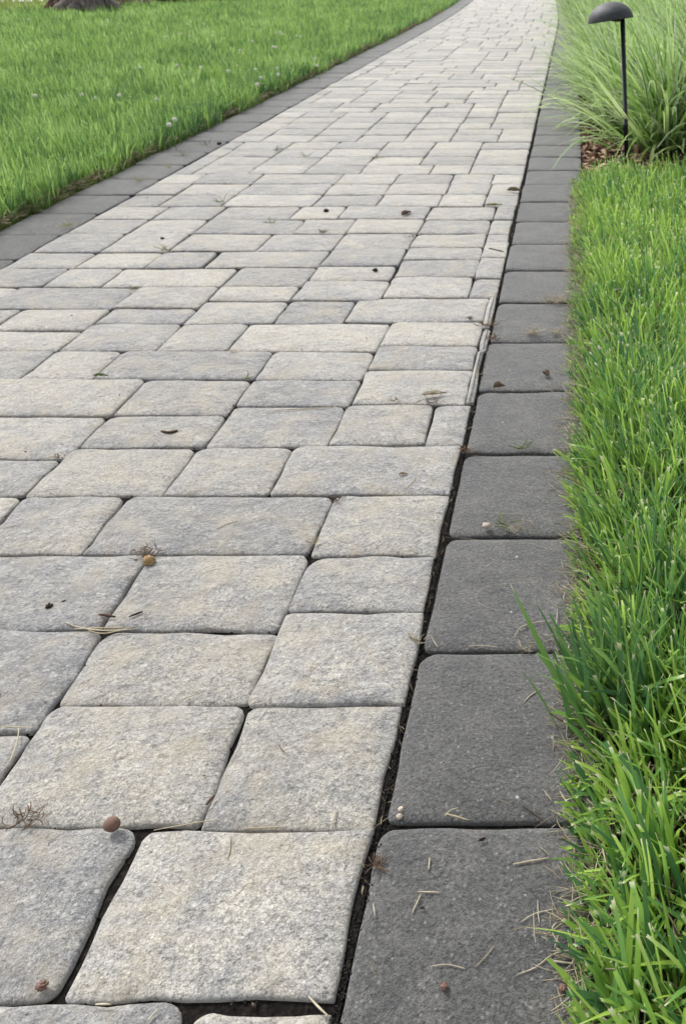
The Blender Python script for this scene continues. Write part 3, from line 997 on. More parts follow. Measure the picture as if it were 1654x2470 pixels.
def path_lamp(x, y, height, lx_, label, seed=0):
    root = empty('path_lamp', (x, y, -0.014))
    tag(root, label, 'lamp', 'black dome path lamps along the bed')
    ax = Vector((lx_, 0.0, height))
    V, F = lathe([(0.0, 0), (0.0088, 0.0), (0.0088, 0.30), (0.0092, 0.3005), (0.0092, 0.315), (0.0086, 0.3155), (0.0086, 1.0), (0.0, 1.0)], 20)
    rot = Vector((0, 0, 1)).rotation_difference(ax.normalized()).to_matrix()
    Ln = ax.length
    V = [rot @ Vector((p[0], p[1], -0.02 + p[2] * (Ln + 0.02) if p[2] not in (0.3, 0.3005, .315, .3155) else p[2] * Ln)) for p in V]
    link('post', pymesh('post', V, F), tm.m, root)
    V, F = lathe([(0.0, -.012), (0.030, -.012), (0.032, 0.0), (0.012, 0.012), (0.009, 0.02)], 20)
    link('base_collar', pymesh('base_collar', V, F), tm.m, root, (0, 0, 0.0))
    dome = []
    R_, Hh = 0.0815, 0.055
    for k in range(15):
        a = math.pi / 2 * k / 14
        dome.append((R_ * math.cos(a) if k < 14 else 0.0, Hh * math.sin(a)))
    prof = [(R_ - 0.004, -0.001), (R_, -0.002)] + dome
    inner = [(max(r - .0025, 0), z - .0025) for r, z in dome][::-1]
    V, F = lathe(inner + prof, 48)
    o = link('dome_shade', pymesh('dome_shade', V, F), td.m, root, (ax.x - 0.042, 0.0, ax.z - 0.008))
    o.rotation_euler = (math.radians(-4), math.radians(-7.5), 0)
    V, F = lathe([(0.0, -.014), (0.018, -.014), (0.020, -.008), (0.020, 0.022), (0.0, 0.024)], 24)
    link('socket', pymesh('socket', V, F), tm.m, root, (ax.x - 0.02, 0, ax.z - 0.002 + 0.004))
    V, F = lathe([(0.0, -.004), (0.014, -.003), (0.016, 0.0), (0.0, 0.001)], 20)
    link('lens', pymesh('lens', V, F), mg.m, root, (ax.x - 0.045, 0, ax.z + 0.012))
    return root


lx0, ly0 = ground(1511, 395)
# height of the post's top, seen at photo row 40
def top_height(Y, yrow):
    k = (yrow - CYT) / FT
    # (h below camera)*CP - Y*SP = k*(Y*CP + hb*SP)
    hb = Y * (SP + k * CP) / (CP - k * SP)
    return CAM_H - hb, Y * CP + hb * SP
hh, zc = top_height(ly0, 42)
xt = (1500 - CXT) * zc / FT
print('LAMP', lx0, ly0, hh, xt)
path_lamp(lx0, ly0, hh + 0.014, xt - lx0, 'black mushroom-dome path lamp on a leaning post at the lawn edge')
lx1, ly1 = ground(1440, 50)
path_lamp(lx1, ly1, 0.60, -0.004, 'farther black path lamp, only its thin post showing above the near dome')

# ------------------------------------------------------------------ stump, log and dead brush behind the left lawn
tb = NT('weathered_bark', 0.95, 0.15)
pv = tb.vmul(tb.pos(), (1, 1, 0.22))
tb.color(tb.ramp(tb.noise(pv, 22, 5, 0.7), [(0.28, (0.045, 0.038, 0.034)), (0.5, (0.15, 0.13, 0.12)), (0.72, (0.30, 0.27, 0.25))]))
tb.bump(tb.noise(pv, 30, 5, 0.7), 0.03, 1.0)
tbr = NT('rotten_wood', 0.95, 0.1)
tbr.color(tbr.ramp(tbr.noise(tbr.pos(), 18, 5, 0.7), [(0.3, (0.030, 0.020, 0.016)), (0.55, (0.12, 0.075, 0.06)), (0.75, (0.30, 0.24, 0.20))]))
tbr.bump(tbr.noise(tbr.pos(), 30, 5, 0.7), 0.03, 1.0)


def limb(pts, radii, n=10, rough=0.12, seed=0):
    V, F = [], []
    P = [Vector(p) for p in pts]
    for k, p in enumerate(P):
        t = (P[min(k + 1, len(P) - 1)] - P[max(k - 1, 0)]).normalized()
        a = t.cross(Vector((0.3, 0.9, 0.2))).normalized(); b = t.cross(a).normalized()
        for i in range(n):
            th = 2 * math.pi * i / n
            r = radii[k] * (1 + rough * 2 * mnoise.noise(Vector((math.cos(th) * 2.2, math.sin(th) * 2.2, k * .25 + seed * 5.1))))
            q = p + a * (r * math.cos(th)) + b * (r * math.sin(th))
            V.append(tuple(q))
    for k in range(len(P) - 1):
        for i in range(n):
            j = (i + 1) % n
            F.append((k * n + i, k * n + j, (k + 1) * n + j, (k + 1) * n + i))
    F.append(tuple(range(n))[::-1]); F.append(tuple((len(P) - 1) * n + i for i in range(n)))
    return V, F


sx_, sy_ = ground(222, 36)
root = empty('tree_stump', (sx_, sy_, -0.02))
tag(root, 'weathered grey tree stump with gnarled exposed roots beyond the left lawn', 'stump')
V, F = limb([(0, 0, -.05), (0, 0, .03), (0, 0, .12), (.01, 0, .28), (0, 0, .48), (-.02, 0, .62)], [.36, .31, .255, .235, .225, .21], 28, 0.16, 1)
link('trunk', pymesh('trunk', V, F), tb.m, root)
rr = random.Random(5)
for k, (a, ln, r0, mt) in enumerate([(3.3, .42, .10, tbr.m), (3.9, .40, .08, tb.m), (4.6, .34, .085, tb.m), (5.3, .34, .09, tb.m), (0.1, .33, .07, tb.m), (2.7, .36, .07, tbr.m)]):
    p = [(.20 * math.cos(a), .20 * math.sin(a), .16)]
    for j in range(1, 6):
        f = j / 5
        p.append(((.2 + ln * f) * math.cos(a) + rr.uniform(-.03, .03), (.2 + ln * f) * math.sin(a) + rr.uniform(-.03, .03), .16 - .19 * f + rr.uniform(-.015, .02)))
    V, F = limb(p, [r0 * (1 - .13 * j) for j in range(6)], 10, .22, 10 + k)
    link('root', pymesh('root', V, F), mt, root)
# broken root mass left of the stump
bxr, byr = ground(138, 36)
root = empty('broken_root', (bxr, byr, -0.02))
tag(root, 'dark broken root mass lying against the left side of the stump', 'root')
V, F = limb([(-.05, 0, -.02), (-.02, 0, .07), (.05, .02, .16), (.17, .03, .20), (.30, .05, .17)], [.10, .085, .07, .06, .05], 12, .3, 31)
link('wood', pymesh('wood', V, F), tbr.m, root)
for k in range(4):
    a = 2.4 + k * .9
    V, F = limb([(0, 0, .06), (.08 * math.cos(a), .08 * math.sin(a), .08), (.17 * math.cos(a), .17 * math.sin(a), .01)], [.04, .03, .018], 8, .3, 40 + k)
    link('rootlet', pymesh('rootlet', V, F), tbr.m, root)


def branch(x, y, pts, r, label, name='dead_branch', grp=None):
    V, F = limb(pts, [r * (1 - .6 * i / (len(pts) - 1)) for i in range(len(pts))], 7, .15, x)
    o = link(name, pymesh(name, V, F), tb.m, None, (x, y, -0.01))
    tag(o, label, 'branch', grp)
    return o


x, y = ground(93, 37)
branch(x, y, [(0, 0, 0), (.10, .02, .07), (.24, .03, .15), (.42, .05, .24), (.60, .05, .27)], .012, 'thin bare branch slanting up from the grass to the stump')
x, y = ground(72, 44)
branch(x, y, [(0, 0, 0), (-.01, 0, .12), (-.04, .02, .26), (-.03, .02, .44)], .006, 'thin upright twig left of the stump')
x, y = ground(17, 46)
branch(x, y, [(0, 0, 0), (.01, 0, .09), (.03, .0, .13), (.07, .0, .09)], .006, 'small hooked twig standing at the far left lawn edge')
x, y = ground(365, 30)
branch(x, y, [(0, 0, 0), (.0, 0, .15), (-.01, .0, .42)], .009, 'upright twig between the stump and the log')

# low log lying along the bed behind the lawn
xa, ya = ground(385, 19); xb, yb = ground(760, -2)
root = empty('fallen_log', (xa, ya, -0.02))
tag(root, 'long low weathered log lying along the back edge of the left lawn', 'log')
dx, dy = xb - xa, yb - ya
V, F = limb([(dx * f, dy * f + .08 * math.sin(f * 7), .10 + .02 * math.sin(f * 11)) for f in np.linspace(0, 1.0, 14)], [.13 - .05 * f for f in np.linspace(0, 1, 14)], 16, .22, 61)
link('wood', pymesh('wood', V, F), tbr.m, root)
for k, f in enumerate((.12, .3, .55)):
    V, F = limb([(dx * f, dy * f, .16), (dx * f - .08, dy * f - .02, .27), (dx * f - .10, dy * f, .36)], [.035, .025, .015], 8, .2, 70 + k)
    link('branch_stub', pymesh('branch_stub', V, F), tb.m, root)
# dead brush around them
n = 2600
f = rng.random(n)
bx = sx_ - .35 + f * (xb - sx_) + rng.normal(0, .05, n); by = sy_ + .15 + f * (yb - sy_) + np.abs(rng.normal(0, .22, n))
M_BRUSH = mat_blades('dead_brush', [(0.0, (0.10, 0.07, 0.05)), (0.45, (0.26, 0.20, 0.15)), (0.8, (0.42, 0.35, 0.27)), (1.0, (0.25, 0.12, 0.08))], (0.4, 0.33, 0.25), 0.1,
                     base=(0.12, 0.09, 0.06), transl=0.15, patch=0)
g = blades('dead_brush', bx, by, rng.uniform(.08, .40, n), rng.uniform(.006, .018, n), rng.uniform(0, 6.28, n), np.abs(rng.normal(.4, .4, n)), rng.uniform(0, .9, n), 3,
           rng.random(n), M_BRUSH)
tag(g, 'dry grey brown brush and stalks between the stump and the log', 'brush', kind='stuff')

# ------------------------------------------------------------------ white clover
mcl = mat_plain('clover_petals', (0.66, 0.66, 0.56), 0.8, 0.2, 0.15, 300)
mst = mat_plain('clover_stem', (0.10, 0.18, 0.04), 0.7, 0.2, 0.15, 100)
def clover_head_mesh():
    r_ = random.Random(3)
    V, F = [], []
    for k in range(46):                     # many small petals round a ball
        z = 1 - 2 * (k + .5) / 46; a = k * 2.39996
        rr_ = math.sqrt(max(0, 1 - z * z))
        dvec = Vector((rr_ * math.cos(a), rr_ * math.sin(a), z))
        c = dvec * 0.0062
        t = dvec.cross(Vector((0, 0, 1)) if abs(z) < .95 else Vector((1, 0, 0))).normalized() * 0.0021
        tip = dvec * (0.0115 + r_.uniform(-.001, .001)) + Vector((0, 0, .0018))
        b = len(V)
        bt = dvec.cross(t).normalized() * 0.0016
        V += [tuple(c - t), tuple(c + bt), tuple(c + t), tuple(c - bt), tuple(tip)]
        F += [(b, b + 1, b + 4), (b + 1, b + 2, b + 4), (b + 2, b + 3, b + 4), (b + 3, b, b + 4)]
    return pymesh('flower_head', V, F)
HEAD = clover_head_mesh()
V, F = limb([(0, 0, 0), (.002, .001, .04), (0, 0, .095)], [.0011, .0010, .0009], 5, 0, 0)
STEM = pymesh('stem', V, F)
CLOV = [(163, 440, 'single white clover head farthest left in the lawn'), (377, 435, 'white clover head left of its close neighbour, middle of the near row'),
        (440, 452, 'white clover head just right of its close neighbour in the near row'), (547, 438, 'white clover head alone between the near pair and the biggest bloom'),
        (720, 455, 'biggest white clover bloom, standing above the left border'), (800, 548, 'white clover head nearest the dark border, low in the lawn edge'),
        (775, 572, 'small pale clover head beside the lowest bloom at the lawn edge')]
CLOV += [(872, 100, 'upper one of the close pair of tiny clover heads high in the left lawn'), (935, 110, 'tiny clover head just right of the close pair high in the left lawn'), (857, 112, 'lower left one of the close pair of tiny clover heads high in the left lawn'), (870, 165, 'tiny clover head below the high close pair in the left lawn'), (973, 165, 'tiny clover head right of and below the high close pair'), (830, 155, 'tiny clover head lower left of the high close pair'), (1100, 232, 'bright clover head alone, left of the last white heads near the far border'), (1155, 190, 'tiny clover head midway between the far trio and the lone bright head'), (1265, 150, 'left one of the trio of tiny clover heads near the far end of the border'), (1290, 156, 'right one of the trio of tiny clover heads near the far end of the border'), (1283, 148, 'middle and topmost one of the far trio of tiny clover heads'), (1357, 165, 'left one of the two clover heads right of the far trio'), (1375, 170, 'right one of the two clover heads right of the far trio'), (1250, 215, 'left one of the two clover heads straight below the far trio'), (1170, 320, 'clover head between the lone bright one and the border edge'), (1273, 343, 'white clover head close above the dark border, right of the clover leaves'), (920, 310, 'pale clover head above and right of the biggest bloom'), (1045, 327, 'pale clover head midway from the biggest bloom to the edge cluster'), (643, 312, 'small clover head above and left of the biggest bloom'), (1178, 388, 'clover head lowest in the cluster at the lawn edge, halfway up the border'), (810, 300, 'small clover head straight above the biggest bloom'), (1195, 357, 'clover head in the middle of the cluster at the lawn edge'), (1268, 314, 'clover head topmost of the cluster at the lawn edge'), (1440, 270, 'faded clover head at the border edge, upper one of two'), (1450, 300, 'faded clover head at the border edge, lower one of two'), (130, 90, 'clover head far back at the left, below the thin upright twig'), (1262, 218, 'right one of the two clover heads straight below the far trio'), (758, 170, 'faint clover head left of the high group in the left lawn')]
for i, (a, b, lb) in enumerate(CLOV):
    hgt = 0.098
    X, Y = ground(a * .5274, b * .5274, hgt)
    root = empty('clover_flower', (X, Y, 0.0))
    tag(root, lb or 'small white clover head scattered among the distant lawn grass', 'flower', 'white clover flowers in the left lawn')
    st = link('stem', STEM, mst, root)
    hd = link('flower_head', HEAD, mcl, root, (0, 0, hgt))
    hd.rotation_euler = (random.uniform(-.3, .3), random.uniform(-.3, .3), random.uniform(0, 6))
    sc = 1.05 if i < 7 else 1.1
    hd.scale = (sc, sc, sc * .9)

# trefoil leaves near the lawn edge
mlf = mat_tinted('clover_leaf', [(0.0, (0.08, 0.19, 0.03)), (0.6, (0.14, 0.28, 0.06)), (1.0, (0.26, 0.38, 0.08))])
V, F, T = [], [], []
rr = random.Random(8)
for _ in range(240):
    yv = rr.choice([rr.gauss(6.0, .5), rr.gauss(4.6, .35), rr.uniform(2.5, 9)])
    xv = BL + float(curve(yv)) - abs(rr.gauss(0.05, .09)) - .02
    z = rr.uniform(.015, .07); t_ = rr.random()
    for k in range(3):
        a = rr.uniform(0, .3) + k * 2.094
        cx, cy = xv + .009 * math.cos(a), yv + .009 * math.sin(a)
        b = len(V)
        V.append((xv, yv, z)); T.append(t_)
        for j in range(6):
            th = a - 2.1 + 4.2 * j / 5
            V.append((cx + .0085 * math.cos(th), cy + .0085 * math.sin(th), z + rr.uniform(0, .004))); T.append(t_)
        for j in range(5):
            F.append((b, b + 1 + j, b + 2 + j))
o = link('clover_leaves', pymesh('clover_leaves', V, F, {'tint': T}), mlf, smooth=False)
tag(o, 'bright clover leaves mixed into the edge of the left lawn', 'clover', kind='stuff')


# ------------------------------------------------------------------ single pieces lying on the paving
def ball(name, X, Y, z, r, mat, label, cat, squash=1.0, bump=.08, seed=1):
    V, F = [], []
    n, m = 22, 14
    for i in range(m + 1):
        ph = math.pi * i / m
        for j in range(n):
            th = 2 * math.pi * j / n
            dv = Vector((math.sin(ph) * math.cos(th), math.sin(ph) * math.sin(th), math.cos(ph)))
            rr_ = r * (1 + bump * mnoise.noise(dv * 2.5 + Vector((seed, 0, 0))))
            V.append((dv.x * rr_, dv.y * rr_, dv.z * rr_ * squash))
    for i in range(m):
        for j in range(n):
            k = (j + 1) % n
            F.append((i * n + j, (i + 1) * n + j, (i + 1) * n + k, i * n + k))
    o = link(name, pymesh(name, V, F, {'tint': [0.5] * len(V)}), mat, None, (X, Y, z + r * squash))
    tag(o, label, cat)
    return o


mball = mat_plain('brown_seed_shell', (0.145, 0.085, 0.065), 0.7, 0.3, 0.3, 260, 0.0006)
X, Y = ground(278, 2000); ball('seed_ball', X, Y, 0.001, 0.0074, mball, 'round brown seed ball resting at the wide joint, lower left', 'seed', 1.0, .05)
mhusk = mat_plain('tan_husk', (0.36, 0.25, 0.13), 0.9, 0.2, 0.4, 300, 0.002)
X, Y = ground(361, 1356); ball('seed_husk', X, Y, -0.004, 0.0078, mhusk, 'crumbly tan husk wedged in the gap between two pale pavers', 'seed husk', .9, .45, 4)
mpale = mat_plain('pale_nodule', (0.42, 0.36, 0.30), 0.9, 0.2, 0.3, 300, 0.001)
X, Y = ground(1173, 1272); ball('seed_pod', X, Y, 0.0, 0.0055, mpale, 'pale wrinkled pod on the joint between two dark pavers', 'seed pod', .7, .3, 6)
X, Y = ground(965, 1947); ball('pebble', X, Y, -0.006, 0.0030, mpale, 'upper of two tiny cream pebbles in the dark corner joint', 'pebble', .8, .3, 7)
X, Y = ground(962, 1965); ball('pebble', X, Y, -0.006, 0.0032, mpale, 'lower of two tiny cream pebbles in the dark corner joint', 'pebble', .8, .3, 8)
mblk = mat_plain('dark_crumb', (0.035, 0.026, 0.020), 0.9, 0.2, 0.4, 300, 0.002)
CR = [(905, 655, .0060, 'largest dark brown crumb, on a pale paver right of the middle of the walk'),
      (121, 1466, .0038, 'round black crumb on the stained paver at left'),
      (787, 512, .0075, 'dark crumb on a pale paver in the upper middle of the walk'),
      (1072, 2382, .0028, 'brown crumb on the nearest dark paver'),
      (1357, 2387, .0030, 'small rusty crumb at the grass edge on the nearest dark paver'),
      (106, 2382, .0042, 'rusty brown crumb on the lower left pale paver'),
      (393, 578, .0050, 'small dark speck on a pale paver near the left border'),
      (530, 350, .009, 'dark speck where the left border meets the pale pavers')]
for i, (a, b, r, lb) in enumerate(CR):
    X, Y = ground(a, b); ball('crumb', X, Y, 0.0008, r, mblk if i not in (3, 4, 5) else mball, lb, 'crumb', .6, .7, 20 + i)


def straw_thing(name, pts_px, wd, tint, label, cat='straw', mat=None, z=0.0006, arch=0.0):
    """one stem or twig that follows photo points lying on the paving"""
    P = [Vector((*ground(a, b), 0)) for a, b in pts_px]
    c = P[0].copy()
    # resample with a smooth curve
    out = []
    m = 4 * (len(P) - 1)
    for i in range(m + 1):
        f = i / m * (len(P) - 1); k = min(int(f), len(P) - 2); t_ = f - k
        p0, p1, p2, p3 = P[max(k - 1, 0)], P[k], P[k + 1], P[min(k + 2, len(P) - 1)]
        q = 0.5 * ((2 * p1) + (-p0 + p2) * t_ + (2 * p0 - 5 * p1 + 4 * p2 - p3) * t_ ** 2 + (-p0 + 3 * p1 - 3 * p2 + p3) * t_ ** 3)
        ff = i / m
        out.append(q - c + Vector((0, 0, wd * .2 + arch * math.sin(ff * math.pi))))
    rad = [wd * .36 * (1 - .45 * abs(2 * i / m - 1) ** 2) for i in range(m + 1)]
    V, F = limb(out, rad, 6, .25, pts_px[0][0])
    o = link(name, pymesh(name, V, F, {'tint': [tint] * len(V)}), mat or M_STRAW, None, (c.x, c.y, z))
    tag(o, label, cat)
    return o


ST = [
 ('straw', [(655, 991), (730, 988), (805, 984)], .0030, .8, 'long pale straw lying across the pale paver in the middle'),
 ('straw', [(555, 2015), (556, 2050), (549, 2074)], .0018, .75, 'short bent straw on the big lower pale paver, near its top edge'),
 ('straw', [(812, 1952), (803, 1985), (797, 2005)], .0020, .85, 'upright-looking straw crossing the joint near the right end of the lower row'),
 ('straw', [(536, 2188), (575, 2160), (594, 2137), (620, 2128)], .0013, .35, 'thin curved grey stem in the middle of the big lower pale paver'),
 ('straw', [(745, 2405), (770, 2432), (792, 2452)], .0024, .95, 'thick cream straw at the lower right corner of the pale pavers'),
 ('straw', [(383, 2434), (368, 2452), (356, 2466)], .0020, .95, 'cream straw poking into the black gap at the bottom edge'),
 ('straw', [(232, 2424), (270, 2424)], .0022, .95, 'short cream straw on the bottom joint at left'),
 ('straw', [(372, 2004), (430, 1994), (480, 1985), (523, 1980)], .0016, .7, 'long fine straw lying along the wide joint beside the seed ball'),
 ('straw', [(586, 2000), (650, 1998), (678, 1996)], .0020, .6, 'straw lying flat in the joint below the blue grey paver'),
 ('straw', [(772, 2130), (788, 2110), (795, 2092)], .0012, .7, 'fine straw near the right edge of the big lower pale paver'),
 ('twig', [(498, 1944), (510, 1930), (519, 1920)], .0034, .45, 'short brown twig bit at the foot of the long joint'),
 ('straw', [(47, 1758), (44, 1790), (30, 1830), (24, 1838)], .0022, .9, 'bent cream straw hanging over the joint at the far left'),
 ('straw', [(0, 1754), (30, 1755), (82, 1757)], .0020, .8, 'pale straw along the left end of the joint above the tan paver'),
 ('straw', [(160, 1503), (200, 1517), (260, 1523), (325, 1519)], .0028, .85, 'thick golden straw lying over the joint at left, longest of its bundle'),
 ('straw', [(178, 1519), (240, 1517), (300, 1516)], .0024, .75, 'golden straw in the middle of the bundle at left'),
 ('straw', [(215, 1522), (255, 1530), (330, 1512)], .0022, .65, 'golden straw lowest in the bundle at left'),
 ('twig', [(240, 1484), (262, 1487), (280, 1490)], .0048, .35, 'stubby grey brown twig just above the golden straw bundle'),
 ('twig', [(312, 1490), (330, 1483), (346, 1477)], .0036, .1, 'short black stick on the bright paver right of the straw bundle'),
 ('twig', [(150, 1455), (162, 1450)], .0036, .05, 'tiny black sliver beside the round crumb'),
 ('straw', [(523, 1278), (550, 1265), (578, 1257)], .0016, .8, 'thin straw on the long pale paver left of centre'),
 ('straw', [(5, 1276), (45, 1268), (66, 1259)], .0015, .8, 'thin straw on the small paver at the far left'),
 ('straw', [(260, 1225), (262, 1245), (253, 1260)], .0014, .9, 'pale stem standing over the joint, upper left'),
 ('straw', [(965, 1182), (990, 1170), (1003, 1152), (1001, 1135)], .0016, .85, 'curved pale straw on the dark-topped paver at right'),
 ('straw', [(418, 1697), (450, 1685), (480, 1672)], .0018, .9, 'straw sticking up over the joint below the grey paver'),
 ('straw', [(760, 1585), (780, 1565), (786, 1552)], .0012, .7, 'fine straw on the tan-grey paver beside the right joint'),
 ('twig', [(1178, 600), (1195, 605), (1213, 608)], .0060, .15, 'dark twig lying on a small pale paver near the right border'),
 ('twig', [(390, 1042), (410, 1046), (430, 1041)], .0075, .30, 'curled brown bark shred on the paver left of centre'),
 ('straw', [(1236, 2086), (1275, 2080), (1325, 2070)], .0024, .75, 'straight tan straw pointing at the grass on the nearest dark paver'),
 ('straw', [(1036, 2070), (1035, 2085), (1034, 2098)], .0022, .9, 'short upright cream straw on the nearest dark paver'),
 ('straw', [(1008, 2152), (1040, 2153), (1060, 2154)], .0018, .85, 'short level straw left of centre on the nearest dark paver'),
 ('straw', [(1016, 2156), (1005, 2180), (994, 2203)], .0018, .85, 'bent straw below the level one on the nearest dark paver'),
 ('straw', [(1246, 2352), (1290, 2335), (1330, 2305), (1366, 2294)], .0015, .85, 'long curved pale straw ending at the grass edge, lower right'),
 ('straw', [(1036, 2332), (1080, 2328), (1122, 2338)], .0013, .8, 'thin curved straw low on the nearest dark paver'),
 ('straw', [(1145, 2332), (1170, 2310), (1191, 2282)], .0013, .55, 'thin slanting stem right of the low curved straw'),
 ('straw', [(1255, 2226), (1290, 2205), (1345, 2192)], .0014, .85, 'pale straw rising to the grass, right of centre on the nearest dark paver'),
 ('straw', [(1296, 2172), (1297, 2200), (1300, 2228)], .0013, .9, 'thin upright straw crossing the rising one'),
 ('straw', [(900, 2180), (902, 2195), (904, 2210)], .0016, .9, 'small upright straw at the left edge of the nearest dark paver'),
 ('straw', [(1322, 2318), (1350, 2322), (1385, 2326)], .0022, .95, 'thick cream straw poking out from the grass near the bottom'),
 ('twig', [(1075, 1964), (1100, 1972), (1130, 1980)], .0026, .6, 'forked straw lying on the joint of the two nearest dark pavers'),
 ('straw', [(1072, 1970), (1085, 1957), (1106, 1949)], .0016, .85, 'thin tip of the forked straw on the nearest dark joint'),
 ('twig', [(1258, 1946), (1290, 1968), (1320, 1990)], .0018, .15, 'thin brown stem at the grass end of the nearest dark joint'),
 ('straw', [(1262, 1696), (1280, 1678), (1305, 1662)], .0018, .85, 'slanting straw on the second dark paver near the dark tuft'),
 ('straw', [(1240, 1538), (1255, 1515), (1290, 1503), (1330, 1498)], .0020, .85, 'arched pale straw over the joint below the threadlike root'),
 ('root_thread', [(1237, 1477), (1180, 1468), (1152, 1452), (1150, 1432), (1180, 1414), (1250, 1407), (1330, 1406)], .0005, 1.0, 'white thread-like root looped on the third dark paver'),
 ('root_thread', [(1090, 1250), (1110, 1238), (1180, 1238), (1285, 1242)], .0005, 1.0, 'white thread-like root just above the weed on the dark joint'),
 ('root_thread', [(1110, 1298), (1180, 1307), (1255, 1308), (1330, 1325)], .0005, 1.0, 'white thread-like root just below the dark joint with the weed'),
 ('straw', [(1040, 1536), (1046, 1548), (1056, 1563)], .0018, .95, 'white forked straw at the corner of the dark paver beside the pale edge'),
 ('straw', [(1128, 1560), (1160, 1558), (1200, 1562)], .0014, .85, 'fine straw lying along the dark joint right of the pale edge'),
]
for nm, pp, wd, tt, lb in ST:
    straw_thing(nm, pp, wd, tt, lb, 'root' if nm == 'root_thread' else nm, M_BROWN if nm == 'twig' and tt < .5 else None, arch=0.0004)


# curled leaves
def leaf(a, b, ln, wd, ang, curl, mat, tint, label, z=0.0010):
    X, Y = ground(a, b)
    V, F = [], []
    n = 9
    for i in range(n + 1):
        f = i / n
        wv = wd * math.sin(math.pi * min(1, f * 1.02 + .02)) ** .8 * (1 - .25 * f)
        for j in range(5):
            s_ = j / 4 - .5
            V.append((ln * (f - .5), wv * s_, .0012 + curl * abs(s_) * wv * 2.2 + .05 * ln * (f - .5) ** 2 * 4 * curl + .0008 * math.sin(f * 17 + j)))
    for i in range(n):
        for j in range(4):
            k = i * 5 + j
            F.append((k, k + 1, k + 6, k + 5))
    m_ = len(V)
    V2 = [(x, y, z_ + .0005) for x, y, z_ in V]
    V += V2
    F += [(c + m_, d_ + m_, e + m_, g_ + m_) for c, d_, e, g_ in [(f_[3], f_[2], f_[1], f_[0]) for f_ in F]]
    o = link('leaf', pymesh('leaf', V, F, {'tint': [tint] * len(V)}), mat, None, (X, Y, z))
    o.rotation_euler = (0, 0, ang)
    tag(o, label, 'leaf')
    return o


leaf(1047, 954, .050, .012, .22, .5, M_STRAW, .85, 'curled tan dead leaf lying on the pale paver above the short cut stones')
leaf(1203, 936, .024, .012, .3, .8, M_BROWN, 1.0, 'small rust brown leaf at the joint of two dark pavers')
leaf(1317, 908, .022, .014, -.9, .7, M_BROWN, .35, 'dark folded leaf beside the grass on a dark paver')
leaf(245, 909, .030, .008, .0, .5, M_SPROUT, .1, 'narrow green leaf lying on the joint at left')
leaf(1190, 497, .060, .014, .2, .4, M_SPROUT, .7, 'pale olive leaf on a far paver near the right border')
leaf(1240, 462, .055, .020, -.1, .6, M_STRAW, .2, 'brown leaf scrap at the dark joint far up the right side')
leaf(972, 1147, .014, .006, .1, .5, M_STRAW, .3, 'tiny orange tan scale on the dark-topped paver at right')
leaf(980, 518, .050, .018, 1.1, .6, M_BROWN, .8, 'reddish brown leaf bit stuck in a joint in the upper middle')


# weeds and dry root tufts in the joints
def sprig(a, b, n, L, label, mat, tl=(0.0, 1.0), spread=.006, name='weed', cat='weed', flat=.5, wd=(.0010, .0022), z=.0005):
    X, Y = ground(a, b)
    r_ = np.random.default_rng(int(a * 3 + b))
    P = np.stack([r_.normal(0, spread, n), r_.normal(0, spread * .5, n), np.zeros(n)], 1)
    o = straws(name, P, L * r_.uniform(.5, 1.1, n), r_.uniform(*wd, n), r_.uniform(0, 6.28, n), r_.uniform(0.05, 1.3, n) * (1 - flat) + .08, r_.uniform(*tl, n), mat, curl=1.3)
    o.location = (X, Y, z)
    tag(o, label, cat)
    return o


G = [(666, 364, 12, .045, 'small green weed sprouting in a far joint left of centre'), (737, 378, 10, .035, 'tiny weed in the joint right of the tallest far weed'),
     (500, 352, 9, .045, 'green sprout on the left dark border, upper one'), (442, 376, 9, .05, 'green sprout on the left dark border, middle one'),
     (407, 405, 9, .04, 'reddish sprout on the left dark border, lower one'), (533, 486, 12, .035, 'yellowish weed at a joint crossing near the left border'),
     (654, 538, 10, .026, 'little green weed in a long joint left of the middle'), (399, 605, 11, .028, 'olive weed at a joint crossing on the left half of the walk'),
     (780, 562, 11, .026, 'small tuft of weed at a joint near the middle, below the dark crumb'), (905, 384, 10, .035, 'tiny olive weed far up the middle of the walk'),
     (168, 546, 14, .035, 'dry orange moss tuft where the left border meets the walk'), (340, 436, 10, .035, 'dry tan sprout on the left border near the lawn'),
     (325, 698, 10, .018, 'moss sprig in the joint of two pale pavers at left'), (597, 913, 9, .016, 'olive sprig at a joint crossing in the middle of the walk'),
     (1216, 1268, 9, .030, 'fresh green weed growing from the joint between two dark pavers'), (1262, 1080, 10, .024, 'green runner weed in a dark joint near the grass')]
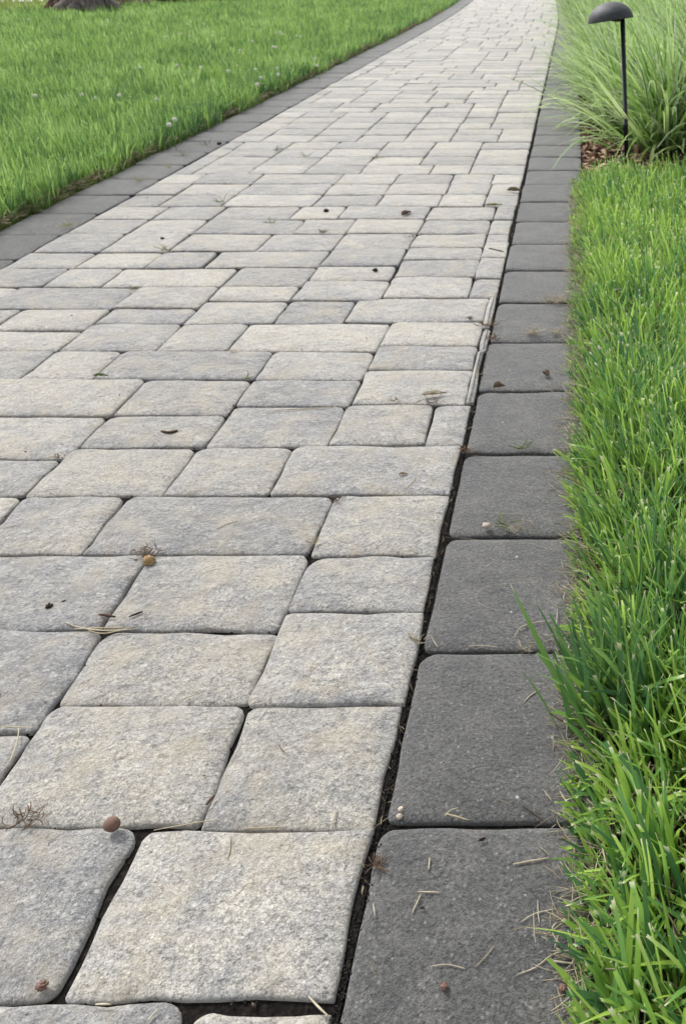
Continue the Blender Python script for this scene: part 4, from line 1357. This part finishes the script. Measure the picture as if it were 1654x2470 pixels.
for i, (a, b, n, L, lb) in enumerate(G):
    sprig(a, b, n, L, lb, M_SPROUT, (0.0, .5) if i not in (4, 10, 11) else (.7, 1.0), flat=.35 if i < 5 else .5)
D = [(1335, 728, 60, .040, 'matted tan straw clump beside the grass on a dark paver', .015), (1282, 806, 34, .045, 'spiky pale dry seedling tuft on a dark joint', .008),
     (1343, 806, 22, .038, 'smaller pale dry tuft right of the spiky one', .006), (1122, 1092, 30, .022, 'reddish dry root tuft filling the joint beside the pale edge', .005),
     (1183, 818, 26, .028, 'lower brown root tuft on the sliver stones', .007), (1180, 786, 26, .028, 'upper brown root tuft on the sliver stones', .008),
     (355, 1335, 44, .016, 'rust brown root tuft behind the tan husk', .011), (62, 1980, 30, .020, 'rust brown root tuft on the wide joint at the far left', .010),
     (912, 2085, 24, .014, 'orange brown root tuft in the black joint near the bottom', .004), (812, 1206, 20, .014, 'rust brown wisps at a joint corner right of centre', .005),
     (758, 1310, 18, .014, 'straw wisps in the long joint right of centre', .003), (1250, 1272, 34, .020, 'tan dried stalks along the dark joint beside the weed', .016),
     (1270, 1562, 18, .020, 'dry tan wisps in the joint under the dark tuft', .007), (1010, 1546, 16, .016, 'thin white wisps in the corner joint of the dark border', .004),
     (1040, 972, 20, .018, 'brown wisps in the wide joint below the curled tan leaf', .012), (950, 968, 14, .012, 'small brown wisps left of the curled tan leaf', .005),
     (1135, 768, 12, .016, 'rust wisps in the joint of the sliver stones', .004), (560, 850, 12, .014, 'straw wisps at a joint corner above the middle', .006),
     (140, 1104, 14, .012, 'dark brown wisps at the joint corner, far left', .006), (990, 573, 18, .022, 'rust brown wisps in a joint corner far up the walk', .007)]
for a, b, n, L, lb, sp in D:
    brown = any(k in lb for k in ('brown', 'rust', 'reddish'))
    sprig(a, b, n, L * .8, lb, M_BROWN if brown else M_STRAW, (.5, 1.0) if brown else (.4, 1.0), spread=sp, name='root_tuft', cat='dry tuft', flat=.55, wd=(.0006, .0015))
print('objects', len(bpy.data.objects), 'tris', sum(len(m.loops) - 2 * len(m.polygons) for m in bpy.data.meshes))
